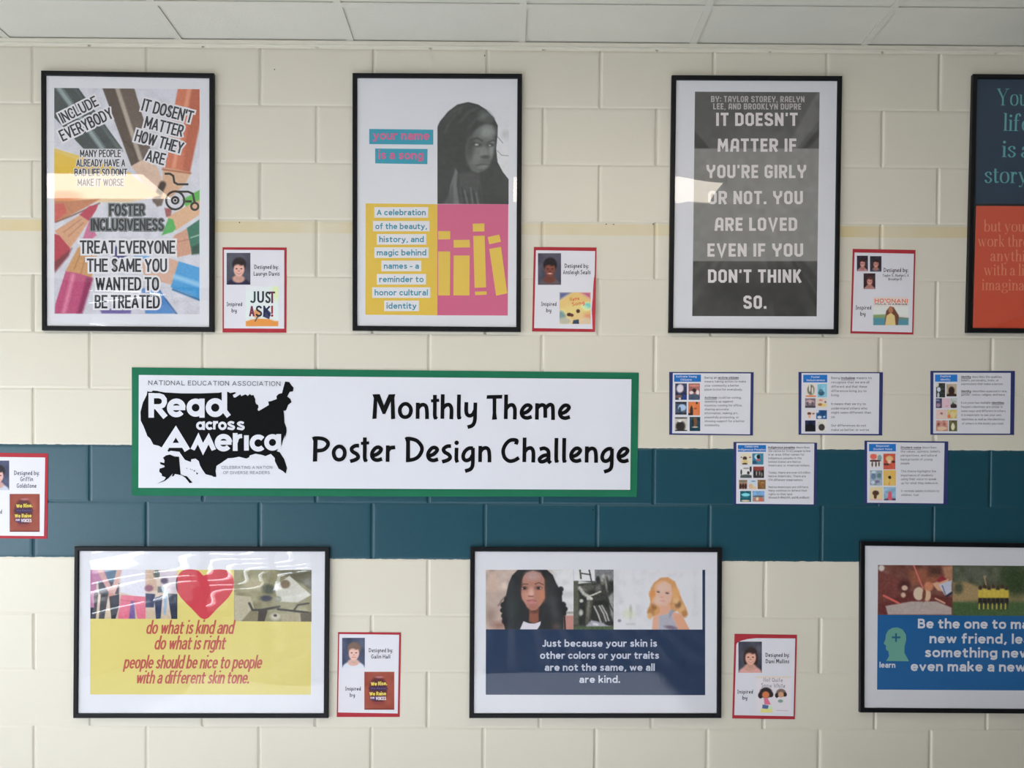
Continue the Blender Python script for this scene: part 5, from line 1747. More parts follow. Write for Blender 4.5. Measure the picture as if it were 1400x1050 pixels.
    m.build('map_emblem', sheet)['label'] = 'black map emblem with white words Read across America'
    m = Lines()
    text(m, 'NATIONAL EDUCATION ASSOCIATION', A(265, 192), B(1088, 208), 6.4, gy, Y0 - 0.0003)
    gz = ink((128, 130, 142), 340, 640)
    text(m, 'CELEBRATING A NATION', D(150, 655), D(958, 655), 4.1, gz, Y0 - 0.0003)
    text(m, 'OF DIVERSE READERS', D(178, 738), D(920, 738), 4.1, gz, Y0 - 0.0003)
    m.build('lettering', sheet, 'small grey print')


banner()

# ------------------------------------------------------------------ red-edged cards
GR = 'red edged student cards beside the posters'
C_TXT = None


def portrait(card, box, k, bg, hair, skin, shirt, seed, long_hair=False, label='small printed school portrait', smile=True, step=0.45):
    x0, y0, x1, y1 = box
    p = Pic([k(x0, y0), k(x1, y0), k(x1, y1), k(x0, y1)], k, bg, step, seed)
    w, h = x1 - x0, y1 - y0
    X, Y = (lambda u: x0 + u * w), (lambda v: y0 + v * h)
    p.noise(7, w * 0.3)
    dk = tuple(c * 0.6 for c in skin)
    if long_hair:
        p.ell(X(.53), Y(.50), w * .30, h * .32, hair, 0, 0.35)
        p.ell(X(.36), Y(.62), w * .12, h * .2, hair, 0, 0.5)
        p.ell(X(.72), Y(.62), w * .10, h * .18, hair, 0, 0.5)
    else:
        p.ell(X(.53), Y(.36), w * .29, h * .22, hair, 0, 0.3)
    p.ell(X(.5), Y(1.06), w * .52, h * .28, shirt, 0, 0.2)
    p.ell(X(.5), Y(.82), w * .26, h * .12, tuple(c * 0.9 for c in skin), 0, 0.4)
    p.rect(X(.40), Y(.62), X(.62), Y(.85), tuple(c * 0.86 for c in skin), w * .06)
    p.ell(X(.52), Y(.52), w * .225, h * .225, skin, 4, 0.25)
    p.ell(X(.52), Y(.33), w * .24, h * .09, hair, -8, 0.5)
    p.ell(X(.47), Y(.42), w * .12, h * .06, tuple(min(255, c * 1.1) for c in skin), 0, 1.0, 0.8)
    p.ell(X(.42), Y(.50), w * .045, h * .018, (50, 36, 34), 0, 0.6, 0.85)
    p.ell(X(.62), Y(.50), w * .045, h * .018, (50, 36, 34), 0, 0.6, 0.85)
    p.ell(X(.52), Y(.57), w * .05, h * .02, dk, 0, 0.9, 0.5)
    if smile:
        p.ell(X(.52), Y(.645), w * .11, h * .022, (208, 178, 170), 0, 0.7, 0.75)
        p.line([(X(.41), Y(.63)), (X(.52), Y(.672)), (X(.63), Y(.63))], w * .02, (150, 84, 78), w * .03, 0.7)
    else:
        p.line([(X(.44), Y(.645)), (X(.60), Y(.645))], w * .03, (166, 98, 90), w * .03, 0.8)
    p.noise(2, w * .06)
    return p.build('portrait_photo', card, clay(1), label)


def cover(card, quad, k, base, ops, seed, label, texts=(), step=0.5):
    p = Pic([k(*q) for q in quad], k, base, step, seed)
    p.noise(5, (quad[1][0] - quad[0][0]) * 0.2)
    ops(p)
    o = p.build('book_cover', card, clay(1), label)
    for a in texts:
        pass
    return o


def box4(x0, y0, x1, y1):
    return [(x0, y0), (x1, y0), (x1, y1), (x0, y1)]


def words(card, k, rows, tone, at_px, k_lay=2):
    m = ink(tone, *at_px)
    g = Lines()
    for s, x0, x1, y, cap in rows:
        text(g, s, k(x0, y), k(x1, y), cap / k.s, m, clay(k_lay), 'hand')
    g.build('lettering', card)


def red_cards():
    # beside the pencils poster
    k = frame_of(295, 330, 8.076)
    r, c = paper_card('student_card', 'red edged card with a smiling short haired portrait, beside the pencils poster', 'card',
                      k((75, 65), (782, 68), (778, 1008), (75, 1005)), k((90, 92), (757, 97), (755, 963), (90, 960)), GR, M_RED)
    portrait(c, (120, 127, 382, 478), k, (78, 80, 92), (44, 36, 38), (214, 166, 152), (40, 40, 66), 31)

    def ops(p):
        p.ell(400, 520, 120, 40, (226, 232, 236), 0, 1)
        p.rect(330, 880, 692, 940, (228, 152, 76), 14)
        p.ell(500, 880, 140, 26, (228, 152, 76), 0, 0.3)
        p.ell(670, 560, 50, 90, (214, 226, 180), 0, 1)
        p.ell(455, 800, 40, 50, (210, 150, 96), 0, 0.5)
        p.line([(470, 820), (435, 880)], 12, (50, 66, 84), 6)
        p.poly([(540, 720), (610, 790), (590, 860), (520, 830)], (58, 60, 92), 8)
    cover(c, box4(330, 495, 692, 937), k, (216, 226, 226), ops, 33, 'pale book cover with large dark title letters')
    g = Lines()
    for ch, x0, x1, y, tone in (('J', 378, 440, 680, (44, 70, 62)), ('U', 458, 532, 678, (40, 44, 62)), ('S', 545, 606, 682, (52, 60, 58)), ('T', 590, 655, 682, (96, 50, 78)), ('A', 368, 428, 832, (116, 50, 72)), ('S', 440, 512, 832, (44, 50, 62)), ('K', 525, 605, 832, (40, 44, 76)), ('!', 612, 636, 832, (150, 50, 60))):
        text(g, ch, k(x0, y), k(x1, y), (128 if y < 700 else 122) / k.s, ink(tone, 355, 420), clay(2), bold=1.0)
    g.build('cover_title', c)
    words(c, k, (('Designed by:', 424, 692, 304, 46), ('Lauryn Davis', 418, 705, 378, 46), ('Inspired', 120, 292, 714, 44), ('by', 174, 232, 784, 44)), (66, 64, 74), (350, 390))

    # beside the name poster, right edge curling off the wall
    k = frame_of(720, 330, 8.076)

    def curl(s, t):
        return 0.008 * np.clip((s - 0.93) / 0.07, 0, 1) ** 2 * np.clip((t - 0.25) * 2, 0, 1) * np.clip((1.08 - t) * 3, 0, 1)
    r, c = paper_card('student_card', 'red edged card with a square yellow book cover, its right edge curling up', 'card',
                      k((80, 62), (772, 68), (752, 1000), (60, 995)), k((103, 98), (757, 107), (738, 968), (82, 957)), GR, M_RED, curl)
    portrait(c, (125, 131, 380, 480), k, (70, 68, 82), (30, 24, 28), (110, 62, 52), (84, 76, 84), 35)

    def ops(p):
        p.poly([(360, 560), (500, 560), (362, 650)], (84, 92, 140), 40)
        p.poly([(580, 560), (710, 560), (710, 640)], (164, 92, 122), 40)
        p.ell(660, 720, 60, 40, (110, 184, 176), -20, 0.8)
        p.ell(660, 850, 80, 60, (206, 140, 112), 0, 0.9)
        p.ell(390, 820, 46, 60, (110, 140, 140), 0, 0.7)
        p.ell(420, 880, 80, 40, (170, 168, 150), 0, 0.8)
        p.ell(640, 880, 80, 40, (196, 178, 150), 0, 0.8)
        p.ell(545, 760, 120, 60, (246, 226, 150), 0, 0.9)
        p.ell(575, 830, 60, 36, (240, 212, 150), 0, 0.8)
        p.ell(470, 808, 26, 20, (70, 44, 40), 0, 0.5)
        p.ell(500, 815, 20, 18, (92, 56, 46), 0, 0.5)
        p.ell(568, 770, 22, 22, (66, 44, 40), 0, 0.5)
        p.poly([(515, 870), (575, 860), (580, 912), (505, 912)], (52, 66, 80), 8)
    cover(c, box4(363, 563, 707, 912), k, (236, 204, 132), ops, 37, 'square yellow book cover')
    g = Lines()
    rd = ink((196, 92, 70), 770, 410)
    text(g, 'Name', k(480, 660), k(585, 645), 40 / k.s, rd, clay(2), 'hand')
    text(g, 'Song', k(505, 715), k(640, 690), 40 / k.s, rd, clay(2), 'hand')
    g.build('cover_title', c)
    words(c, k, (('Designed by:', 418, 686, 292, 46), ('Ansleigh Seals', 402, 706, 362, 46), ('Inspired', 162, 330, 712, 44), ('by', 216, 272, 782, 44)), (60, 57, 66), (770, 390))

    # beside the grey poster, three portraits
    k = frame_of(1155, 330, 7.778)
    r, c = paper_card('student_card', 'red edged card with three small portraits, beside the grey poster', 'card',
                      k((85, 80), (752, 92), (728, 990), (60, 978)), k((105, 118), (735, 132), (715, 968), (78, 955)), GR, M_RED)
    portrait(c, (128, 152, 246, 318), k, (44, 38, 50), (48, 32, 32), (160, 112, 104), (150, 116, 122), 41, True, step=0.35)
    portrait(c, (268, 157, 390, 322), k, (42, 40, 48), (40, 30, 32), (150, 104, 96), (60, 66, 84), 42, True, step=0.35)
    portrait(c, (200, 340, 325, 508), k, (48, 34, 38), (70, 44, 40), (164, 114, 104), (146, 110, 110), 43, True, step=0.35)

    def ops(p):
        p.rect(300, 690, 680, 790, (190, 194, 190), 30)
        p.poly([(300, 780), (430, 775), (430, 830), (300, 830)], (112, 132, 92), 14)
        p.rect(300, 815, 680, 895, (70, 118, 132), 20)
        p.poly([(560, 800), (680, 815), (680, 830), (560, 830)], (92, 112, 100), 10)
        p.poly([(440, 740), (480, 690), (520, 700), (575, 790), (565, 890), (425, 890), (430, 800)], (92, 60, 46), 10)
        p.poly([(445, 790), (490, 760), (530, 790), (540, 895), (428, 895)], (206, 186, 130), 10)
        p.ell(488, 730, 24, 34, (150, 100, 76), 0, 0.4)
    cover(c, box4(300, 590, 680, 892), k, (196, 186, 182), ops, 45, 'book cover with a long haired figure by water')
    g = Lines()
    text(g, "HO'ONANI", k(318, 652), k(668, 656), 44 / k.s, ink((200, 108, 78), 1215, 410), clay(2), bold=0.8)
    text(g, 'HULA WARRIOR', k(320, 672), k(664, 678), 16 / k.s, ink((60, 52, 52), 1215, 410), clay(2), bold=0.5)
    g.build('cover_title', c)
    words(c, k, (('Designed by:', 412, 674, 326, 44), ('Taylor S., Raelyn L. &', 403, 680, 374, 26), ('Brooklyn D.', 464, 612, 414, 26), ('Inspired', 116, 282, 724, 42), ('by', 164, 220, 790, 42)), (62, 54, 58), (1205, 390))

    # cut by the left edge of the picture
    k = frame_of(0, 600, 7.0)
    r, c = paper_card('student_card', 'red edged card on the teal band, cut off by the left edge', 'card',
                      k((-150, 132), (460, 140), (450, 957), (-160, 950)), k((-128, 172), (432, 178), (420, 930), (-138, 925)), GR, M_RED)
    portrait(c, (-130, 208, 88, 492), k, (74, 80, 108), (40, 34, 40), (222, 176, 168), (200, 206, 220), 51, smile=False)
    brown_cover(c, k, box4(92, 527, 380, 890), 52)
    words(c, k, (('Designed by:', 134, 378, 346, 42), ('Griffin', 194, 316, 405, 42), ('Goldstone', 160, 348, 468, 42), ('Inspired', -130, 20, 716, 40), ('by', -82, -30, 780, 40)), (92, 88, 108), (30, 680))

    # right of the heart poster
    k = frame_of(455, 860, 8.4)
    r, c = paper_card('student_card', 'red edged card with a portrait in a white shirt, beside the heart poster', 'card',
                      k((60, 36), (782, 40), (768, 1010), (45, 1010)), k((75, 58), (762, 66), (745, 970), (60, 958)), GR, M_RED)
    portrait(c, (107, 101, 368, 446), k, (74, 82, 106), (120, 98, 86), (232, 190, 178), (222, 228, 240), 55, smile=False)
    brown_cover(c, k, box4(362, 491, 706, 927), 56)
    words(c, k, (('Designed by:', 412, 690, 266, 46), ('Galin Hall', 440, 660, 338, 46), ('Inspired', 143, 322, 706, 44), ('by', 195, 254, 778, 44)), (74, 74, 88), (505, 920))

    # right of the navy poster
    k = frame_of(995, 862, 8.4)
    corner = k([(98, 168), (104, 150), (122, 132), (160, 116), (230, 98), (330, 88), (775, 92), (755, 985), (75, 972)])
    r, c = paper_card('student_card', 'red edged card with a rounded white corner, beside the navy poster', 'card',
                      k((78, 40), (795, 50), (770, 1020), (52, 1010)), None, GR, M_RED, None, corner)
    portrait(c, (122, 128, 392, 486), k, (66, 66, 78), (52, 38, 36), (204, 156, 138), (198, 150, 146), 61, True)

    def ops(p):
        p.rect(322, 527, 728, 545, (206, 194, 176), 12)
        for x, y, sc in ((438, 725, 1.0), (612, 725, 0.78)):
            p.ell(x, y - 10 * sc, 74 * sc, 62 * sc, (46, 36, 40) if sc == 1 else (112, 92, 84), 0, 0.25)
            p.ell(x - 62 * sc, y + 20, 28 * sc, 36 * sc, (40, 32, 36), 0, 0.3)
            p.ell(x + 58 * sc, y + 10, 28 * sc, 32 * sc, (44, 36, 38), 0, 0.3)
            p.ell(x - 2, y + 14 * sc, 42 * sc, 40 * sc, (186, 110, 70) if sc == 1 else (186, 140, 112), 0, 0.3)
        p.poly([(415, 780), (460, 780), (495, 850), (420, 850)], (196, 100, 128), 8)
        p.poly([(400, 850), (470, 860), (460, 905), (395, 895)], (72, 92, 130), 8)
        p.poly([(380, 900), (510, 900), (515, 942), (375, 942)], (214, 212, 130), 10)
        p.poly([(470, 860), (515, 880), (515, 910), (470, 900)], (200, 224, 186), 8)
        p.ell(605, 810, 30, 20, (120, 140, 136), 0, 0.5)
        p.line([(560, 918), (690, 922)], 10, (168, 164, 170), 8)
    cover(c, box4(322, 527, 728, 943), k, (212, 208, 214), ops, 63, 'pale book cover with two dark haired children')
    g = Lines()
    gt = ink((140, 134, 146), 1050, 940)
    text(g, 'Not Quite', k(408, 588), k(630, 592), 46 / k.s, gt, clay(2), 'hand')
    text(g, 'Snow White', k(384, 654), k(658, 660), 50 / k.s, gt, clay(2), 'hand')
    g.build('cover_title', c)
    words(c, k, (('Designed by:', 432, 708, 303, 46), ('Dani Mullins', 434, 706, 376, 46), ('Inspired', 110, 290, 724, 44), ('by', 168, 224, 794, 44)), (54, 51, 58), (1045, 920))


def brown_cover(c, k, q, seed):
    (x0, y0), (x1, _), (_, y1), _ = q
    w, h = x1 - x0, y1 - y0
    X, Y = (lambda u: x0 + u * w), (lambda v: y0 + v * h)

    def ops(p):
        p.ell(X(.46), Y(.48), w * .30, h * .36, (92, 42, 46), 0, 0.25)
        p.ell(X(.5), Y(.14), w * .14, h * .03, (176, 110, 112), 0, 0.8)
        p.ell(X(.46), Y(.44), w * .30, h * .06, (60, 40, 72), 0, 0.4)
        p.ell(X(.36), Y(.70), w * .17, h * .05, (70, 56, 110), 0, 0.5)
        p.ell(X(.46), Y(.82), w * .20, h * .03, (140, 62, 64), 0, 0.8)
        p.rect(X(.02), Y(.97), X(.98), Y(1.0), (112, 50, 44), h * .02)
    cover(c, q, k, (150, 74, 58), ops, seed, 'brown book cover with yellow title words')
    pos = k(X(.5), Y(.5))
    ye, wh, pu = ink((222, 204, 98), *pos), ink((226, 214, 222), *pos), ink((104, 84, 124), *pos)
    g = Lines()
    text(g, 'We Rise.', k(X(.22), Y(.37)), k(X(.76), Y(.35)), h * .10 / k.s, ye, clay(2), bold=0.8)
    text(g, 'We Resist.', k(X(.22), Y(.46)), k(X(.76), Y(.46)), h * .05 / k.s, pu, clay(2), bold=0.4)
    text(g, 'We Raise', k(X(.17), Y(.63)), k(X(.73), Y(.62)), h * .10 / k.s, ye, clay(2), bold=0.8)
    text(g, 'OUR', k(X(.20), Y(.71)), k(X(.34), Y(.71)), h * .05 / k.s, wh, clay(2), bold=0.4)
    text(g, 'VOICES', k(X(.38), Y(.745)), k(X(.73), Y(.745)), h * .09 / k.s, wh, clay(2), bold=0.6)
    g.build('cover_title', c)


red_cards()

# ------------------------------------------------------------------ navy-edged theme cards
GI = 'navy edged theme cards'


def theme_card(label, ox, oy, outer, white, title_box, title, covers, rows, tone_at, cap=31):
    k = frame_of(ox, oy, 10.5)
    r, c = paper_card('theme_card', label, 'card', outer, k(white), GI, M_NAVY)
    g = G()
    pgon(g, k(box4(*title_box)), ink((34, 98, 166), *tone_at), clay(1))
    g.build('title_panel', c)
    wt = ink((196, 204, 222), *tone_at)
    g = Lines()
    for s, x0, x1, y in title:
        text(g, s, k(x0, y), k(x1, y), 30 / k.s, wt, clay(2), bold=0.3)
    g.build('lettering', c, 'white title line')
    for n, (bx, base, blobs) in enumerate(covers):
        x0, y0, x1, y1 = bx
        w, h = x1 - x0, y1 - y0
        p = Pic([k(x0, y0), k(x1, y0), k(x1, y1), k(x0, y1)], k, base, 0.42, 70 + n)
        p.noise(9, w * .22)
        for b in blobs:
            u, v, ru, rv, col = b[:5]
            p.ell(x0 + u * w, y0 + v * h, ru * w, rv * h, col, b[5] if len(b) > 5 else 0, 0.4)
        p.noise(5, w * .08)
        p.build('book_cover', c, clay(1))
    g = Lines()
    tm = ink((84, 79, 84), *tone_at)
    for row in rows:
        s, x0, x1, y = row[:4]
        if len(row) > 4:                                             # bold underlined start of the line
            pre = row[4]
            full, i = sans(s), s.index(pre)
            a = (sans(s[:i].rstrip()) + 0.46) if i else 0.0
            b = a + sans(pre)
            xa, xb = x0 + a / full * (x1 - x0), x0 + b / full * (x1 - x0)
            text(g, s, k(x0, y), k(x1, y), cap / k.s, tm, clay(2))
            pgon(g, k(box4(xa, y + 8, xb, y + 14)), tm, clay(2))
            text(g.rows[-1], pre, k(xa, y), k(xb, y), cap / k.s, tm, clay(2.3), bold=0.4)
        else:
            text(g, s, k(x0, y), k(x1, y), cap / k.s, tm, clay(2))
    g.build('lettering', c)


theme_card('navy edged card on being an active citizen, nearest the green edged banner', 910, 500,
           [(915, 508.6), (1030.4, 508.9), (1029.3, 595.4), (915, 594.3)], [(105, 105), (1222, 112), (1212, 985), (95, 970)],
           (122, 128, 507, 231), (('Activate Young', 150, 445, 170), ('Citizens', 215, 375, 215)),
           (((138, 255, 305, 490), (46, 50, 74), ((.42, .3, .3, .26, (196, 190, 200), 10), (.3, .8, .3, .1, (110, 84, 76)), (.4, .93, .1, .08, (190, 186, 194)), (.8, .85, .2, .2, (36, 58, 120)))),
            ((330, 255, 492, 490), (148, 96, 92), ((.5, .14, .45, .06, (190, 124, 110)), (.5, .42, .18, .12, (54, 40, 40)), (.25, .56, .18, .1, (204, 198, 196)), (.8, .56, .14, .16, (206, 200, 198)), (.5, .85, .6, .2, (66, 78, 96)))),
            ((138, 518, 302, 702), (64, 76, 96), ((.6, .45, .36, .26, (158, 180, 206)), (.4, .6, .1, .2, (52, 66, 88)), (.5, .05, .6, .1, (36, 38, 48)), (.5, .96, .6, .14, (44, 48, 60)))),
            ((325, 518, 492, 712), (216, 126, 78), ((.28, .7, .14, .4, (52, 40, 38)), (.1, .95, .3, .12, (40, 32, 32)), (.74, .08, .07, .1, (44, 34, 34)), (.6, .5, .14, .06, (150, 78, 52)))),
            ((133, 740, 312, 938), (176, 172, 166), ((.5, .04, .6, .06, (60, 58, 58)), (.45, .65, .38, .36, (44, 38, 36)), (.4, .26, .16, .1, (214, 212, 210)), (.5, 1.0, .6, .1, (40, 36, 34)))),
            ((345, 735, 497, 938), (28, 60, 76), ((.5, .35, .24, .34, (104, 76, 52)), (.5, .72, .3, .06, (160, 158, 140)), (.3, .4, .1, .3, (36, 40, 44))))),
           (('Being an active citizen', 560, 1050, 186, 'active citizen'), ('means taking action to make', 560, 1155, 241), ('your community a better', 560, 1055, 299), ('place to live for everybody.', 560, 1105, 356), ('Activism could be voting,', 560, 1090, 472, 'Activism'), ('speaking up against', 560, 970, 528), ('injustice, running for office,', 560, 1100, 584), ('sharing accurate', 560, 905, 640), ('information, making art,', 560, 1040, 696), ('peacefully protesting, or', 560, 1050, 755), ('showing support for a better', 560, 1135, 810), ('community.', 560, 780, 868)),
           (975, 550))
theme_card('navy edged card on being inclusive, in the middle of the upper three', 1085, 500,
           [(1091.8, 508.6), (1207.1, 508.9), (1206, 595.4), (1091.8, 594.3)], [(115, 105), (1232, 108), (1222, 980), (112, 975)],
           (138, 130, 483, 240), (('Foster', 252, 378, 176), ('Inclusiveness', 188, 450, 222)),
           (((170, 262, 325, 450), (206, 202, 196), ((.5, .45, .34, .4, (96, 98, 82)), (.4, .3, .08, .3, (210, 206, 204)), (.65, .5, .08, .26, (216, 210, 200)), (.5, .93, .6, .06, (200, 120, 72)))),
            ((345, 262, 478, 452), (112, 166, 186), ((.4, .68, .32, .2, (52, 84, 104)), (.35, .5, .2, .12, (70, 108, 124)), (.7, .4, .1, .2, (140, 190, 206)))),
            ((165, 468, 315, 605), (122, 108, 116), ((.5, .35, .4, .16, (176, 150, 150)), (.5, .9, .6, .16, (70, 62, 72)), (.25, .55, .1, .2, (88, 74, 86)), (.7, .55, .1, .2, (90, 76, 86)))),
            ((330, 468, 478, 600), (206, 196, 180), ((.4, .2, .2, .1, (190, 120, 120)), (.35, .68, .22, .16, (150, 104, 64)), (.7, .75, .2, .14, (196, 178, 92)), (.85, .4, .1, .1, (120, 90, 110)))),
            ((170, 635, 315, 765), (204, 198, 200), ((.38, .4, .2, .16, (92, 58, 44)), (.8, .4, .14, .1, (146, 96, 76)), (.4, .7, .12, .2, (206, 160, 130)))),
            ((325, 638, 478, 765), (40, 80, 126), ((.6, .3, .28, .28, (28, 62, 100)), (.3, .8, .2, .16, (196, 206, 216)), (.75, .75, .1, .1, (150, 178, 200)), (.1, .1, .14, .2, (196, 200, 210)))),
            ((165, 785, 315, 945), (26, 32, 60), ((.5, .7, .6, .36, (22, 22, 28)),)),
            ((330, 785, 475, 945), (196, 194, 188), ((.5, .62, .3, .3, (48, 44, 44)), (.5, .62, .1, .1, (66, 60, 58))))),
           (('Being inclusive means to', 540, 1120, 192, 'inclusive'), ('recognize that we are all', 540, 1085, 253), ('different and that these', 540, 1055, 316), ('differences bring joy to', 540, 1045, 378), ('living.', 540, 655, 438), ('It means that we try to', 540, 1035, 564), ('understand others who', 540, 1055, 628), ('might seem different than', 540, 1110, 688), ('us.', 540, 598, 750), ('Our differences do not', 540, 1040, 874), ('make us better or worse.', 540, 1090, 936)),
           (1150, 550), 33)
theme_card('navy edged card on identity, nearest the right edge under the navy and orange poster', 1265, 500,
           [(1272.1, 507.1), (1387.5, 507.1), (1386.4, 594.6), (1272.1, 594.3)], [(120, 100), (1228, 103), (1218, 975), (115, 972)],
           (140, 128, 460, 229), (('Explore', 218, 365, 165), ('Identity', 220, 360, 212)),
           (((155, 250, 285, 455), (44, 46, 44), ((.3, .45, .2, .16, (186, 196, 206)), (.25, .85, .12, .2, (156, 166, 178)), (.1, .1, .2, .2, (170, 166, 160)))),
            ((305, 262, 450, 440), (150, 136, 116), ((.5, .55, .3, .34, (44, 32, 30)), (.5, .95, .6, .2, (50, 36, 32)))),
            ((152, 468, 240, 608), (66, 62, 84), ((.4, .7, .3, .2, (140, 110, 128)), (.3, .2, .3, .1, (110, 124, 150)))),
            ((243, 468, 355, 608), (190, 164, 174), ((.5, .4, .2, .2, (206, 178, 190)), (.6, .8, .2, .1, (168, 130, 146)))),
            ((360, 468, 455, 608), (150, 158, 152), ((.5, .8, .5, .24, (46, 38, 40)), (.4, .55, .1, .16, (60, 46, 44)))),
            ((155, 630, 310, 765), (196, 172, 164), ((.5, .4, .12, .12, (120, 92, 84)), (.55, .7, .05, .24, (106, 84, 76)), (.5, .75, .36, .2, (204, 186, 172)))),
            ((315, 630, 455, 760), (164, 152, 100), ((.6, .5, .26, .3, (206, 190, 140)), (.2, .75, .16, .2, (196, 110, 78)), (.8, .2, .2, .16, (190, 170, 90)))),
            ((155, 785, 325, 938), (162, 120, 108), ((.2, .35, .1, .12, (120, 56, 56)), (.7, .35, .14, .12, (150, 84, 80)), (.5, .75, .4, .16, (200, 176, 148)))),
            ((340, 785, 458, 940), (76, 74, 46), ((.48, .6, .22, .3, (204, 204, 176)), (.48, .35, .1, .12, (206, 206, 180))))),
           (('Identity describes the qualities,', 515, 1105, 174, 'Identity'), ('beliefs, personality, looks, or', 515, 1055, 224), ('expressions that make a person.', 515, 1120, 276), ("Identity describes a person's race,", 515, 1178, 380, 'Identity'), ('gender, status, religion, and more.', 515, 1150, 430), ('Everyone has multiple identities.', 515, 1140, 546, 'identities'), ("People's identities are similar in", 515, 1110, 605), ('some ways and different in others.', 515, 1160, 664), ('It is important to see your own', 520, 1090, 722), ('identities as well as the identities', 522, 1140, 784), ('of others in the books you read.', 525, 1125, 844)),
           (1330, 550), 30)
theme_card('navy edged card on indigenous peoples, left of the lower two, across the teal band', 995, 597,
           [(1002.9, 604.3), (1117.1, 605.4), (1116.1, 691.1), (1002.9, 690)], [(125, 92), (1242, 98), (1232, 972), (122, 962)],
           (145, 120, 548, 216), (('Celebrate', 245, 440, 155), ('Indigenous Peoples', 150, 542, 200)),
           (((185, 240, 335, 400), (216, 208, 184), ((.4, .45, .2, .18, (60, 44, 40)), (.4, .75, .3, .2, (190, 170, 120)), (.4, .95, .26, .1, (70, 62, 56)), (.9, .35, .1, .06, (130, 72, 70)), (.05, .35, .1, .06, (110, 80, 70)))),
            ((352, 240, 512, 400), (58, 116, 140), ((.45, .3, .26, .24, (170, 204, 214)), (.55, .3, .16, .2, (30, 34, 40)), (.55, .6, .2, .08, (176, 76, 92)), (.2, .8, .2, .14, (36, 70, 96)))),
            ((180, 428, 345, 592), (212, 212, 212), ((.5, .92, .6, .22, (70, 76, 76)), (.08, .5, .08, .24, (48, 56, 54)), (.9, .2, .09, .3, (40, 46, 46)), (.7, .55, .12, .14, (56, 50, 52)), (.5, .16, .26, .07, (140, 130, 140)))),
            ((365, 430, 520, 592), (46, 44, 44), ((.5, .15, .6, .22, (128, 58, 52)), (.3, .6, .06, .2, (140, 140, 136)), (.6, .6, .06, .2, (130, 126, 120)), (.8, .7, .06, .2, (120, 120, 116)))),
            ((160, 620, 280, 752), (150, 122, 100), ((.2, .7, .14, .3, (50, 32, 30)), (.5, .7, .14, .3, (54, 32, 30)), (.8, .7, .14, .3, (50, 30, 30)), (.5, .16, .5, .1, (110, 108, 96)))),
            ((300, 620, 410, 752), (186, 200, 212), ((.3, .7, .3, .3, (196, 164, 130)), (.8, .9, .3, .2, (200, 176, 140)), (.6, .15, .3, .06, (92, 120, 160)))),
            ((428, 620, 543, 752), (116, 86, 52), ((.45, .5, .14, .2, (150, 90, 50)), (.6, .3, .2, .1, (140, 116, 72)))),
            ((178, 780, 335, 935), (24, 84, 98), ((.5, .35, .4, .16, (116, 196, 206)), (.5, .9, .4, .08, (196, 178, 150)), (.4, .6, .4, .1, (40, 100, 112)))),
            ((355, 780, 525, 932), (104, 146, 186), ((.5, .8, .5, .3, (160, 116, 96)), (.4, .75, .12, .16, (206, 190, 170)), (.7, .85, .12, .16, (190, 90, 78)), (.5, .5, .5, .08, (84, 96, 104))))),
           (('Indigenous peoples describes', 580, 1175, 168, 'Indigenous peoples'), ('the native (or first) people to live', 582, 1185, 220), ('in an area. Other names for', 582, 1100, 271), ('indigenous peoples in the', 582, 1060, 323), ('United States are Native', 582, 1045, 375), ('Americans or American Indians.', 582, 1180, 427), ('Today, there are over 6.8 million', 584, 1185, 530), ('Native Americans. There are', 584, 1120, 582), ('574 different tribal nations.', 584, 1080, 636), ('Native Americans are still here.', 585, 1160, 738), ('Many continue to defend their', 585, 1140, 788), ('rights to their land.', 586, 930, 840), ('(Research #NoDAPL and #LandBack)', 586, 1170, 888)),
           (1060, 645), 30)
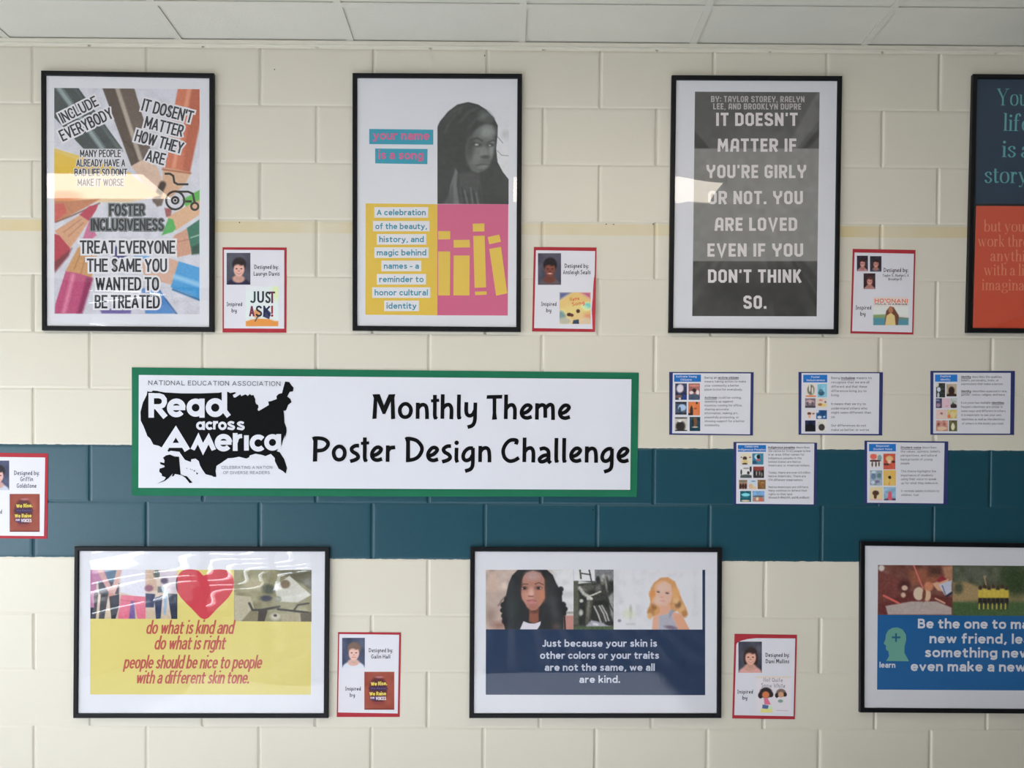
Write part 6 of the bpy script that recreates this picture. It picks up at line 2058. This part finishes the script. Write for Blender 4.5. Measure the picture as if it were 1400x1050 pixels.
theme_card('navy edged card on student voice, right of the lower two, across the teal band', 1175, 595,
           [(1182.1, 602.5), (1296.4, 603.6), (1295.4, 690), (1181.4, 688.9)], [(112, 97), (1222, 110), (1205, 980), (112, 968)],
           (137, 125, 523, 231), (('Empower', 240, 430, 168), ('Student Voice', 200, 470, 214)),
           (((150, 268, 325, 460), (196, 192, 190), ((.3, .2, .28, .22, (206, 98, 88)), (.8, .3, .18, .24, (110, 136, 132)), (.4, .52, .5, .08, (70, 48, 46)), (.2, .78, .07, .2, (70, 66, 64)), (.5, .78, .07, .2, (60, 56, 54)), (.75, .75, .07, .2, (80, 74, 70)))),
            ((345, 265, 515, 490), (172, 76, 60), ((.5, .32, .3, .18, (200, 172, 120)), (.5, .5, .14, .14, (214, 196, 170)), (.25, .68, .24, .07, (70, 40, 38)), (.85, .52, .16, .07, (66, 40, 40)))),
            ((150, 505, 328, 720), (132, 148, 160), ((.3, .4, .2, .2, (92, 112, 138)), (.75, .35, .18, .16, (80, 106, 108)), (.6, .75, .2, .1, (104, 96, 124)), (.25, .8, .16, .1, (176, 184, 200)), (.3, .12, .16, .08, (170, 190, 200)))),
            ((345, 500, 522, 722), (208, 172, 96), ((.5, .48, .13, .11, (44, 34, 34)), (.46, .8, .05, .2, (206, 110, 60)), (.3, .7, .2, .2, (222, 194, 110)), (.75, .75, .16, .2, (220, 190, 104)))),
            ((150, 745, 335, 935), (214, 200, 158), ((.45, .45, .26, .2, (70, 46, 38)), (.42, .72, .12, .18, (84, 52, 42)), (.5, .97, .5, .05, (196, 160, 170)))),
            ((350, 745, 522, 935), (120, 152, 176), ((.5, .6, .16, .28, (190, 84, 96)), (.5, .85, .24, .16, (190, 86, 100)), (.2, .95, .2, .08, (70, 64, 90)), (.85, .95, .2, .1, (64, 60, 86))))),
           (('Student voice describes', 592, 1105, 191, 'Student voice'), ('the values, opinions, beliefs,', 592, 1165, 248), ('perspectives, and cultural', 594, 1112, 305), ('backgrounds of young', 594, 1045, 362), ('people.', 594, 725, 418), ('This theme highlights the', 595, 1100, 532), ('importance of students', 595, 1055, 590), ('using their voice to speak', 597, 1105, 645), ('up for what they believe in.', 597, 1130, 702), ('It reminds adults to listen to', 598, 1145, 815), ('children, too!', 598, 850, 872)),
           (1240, 645), 31)
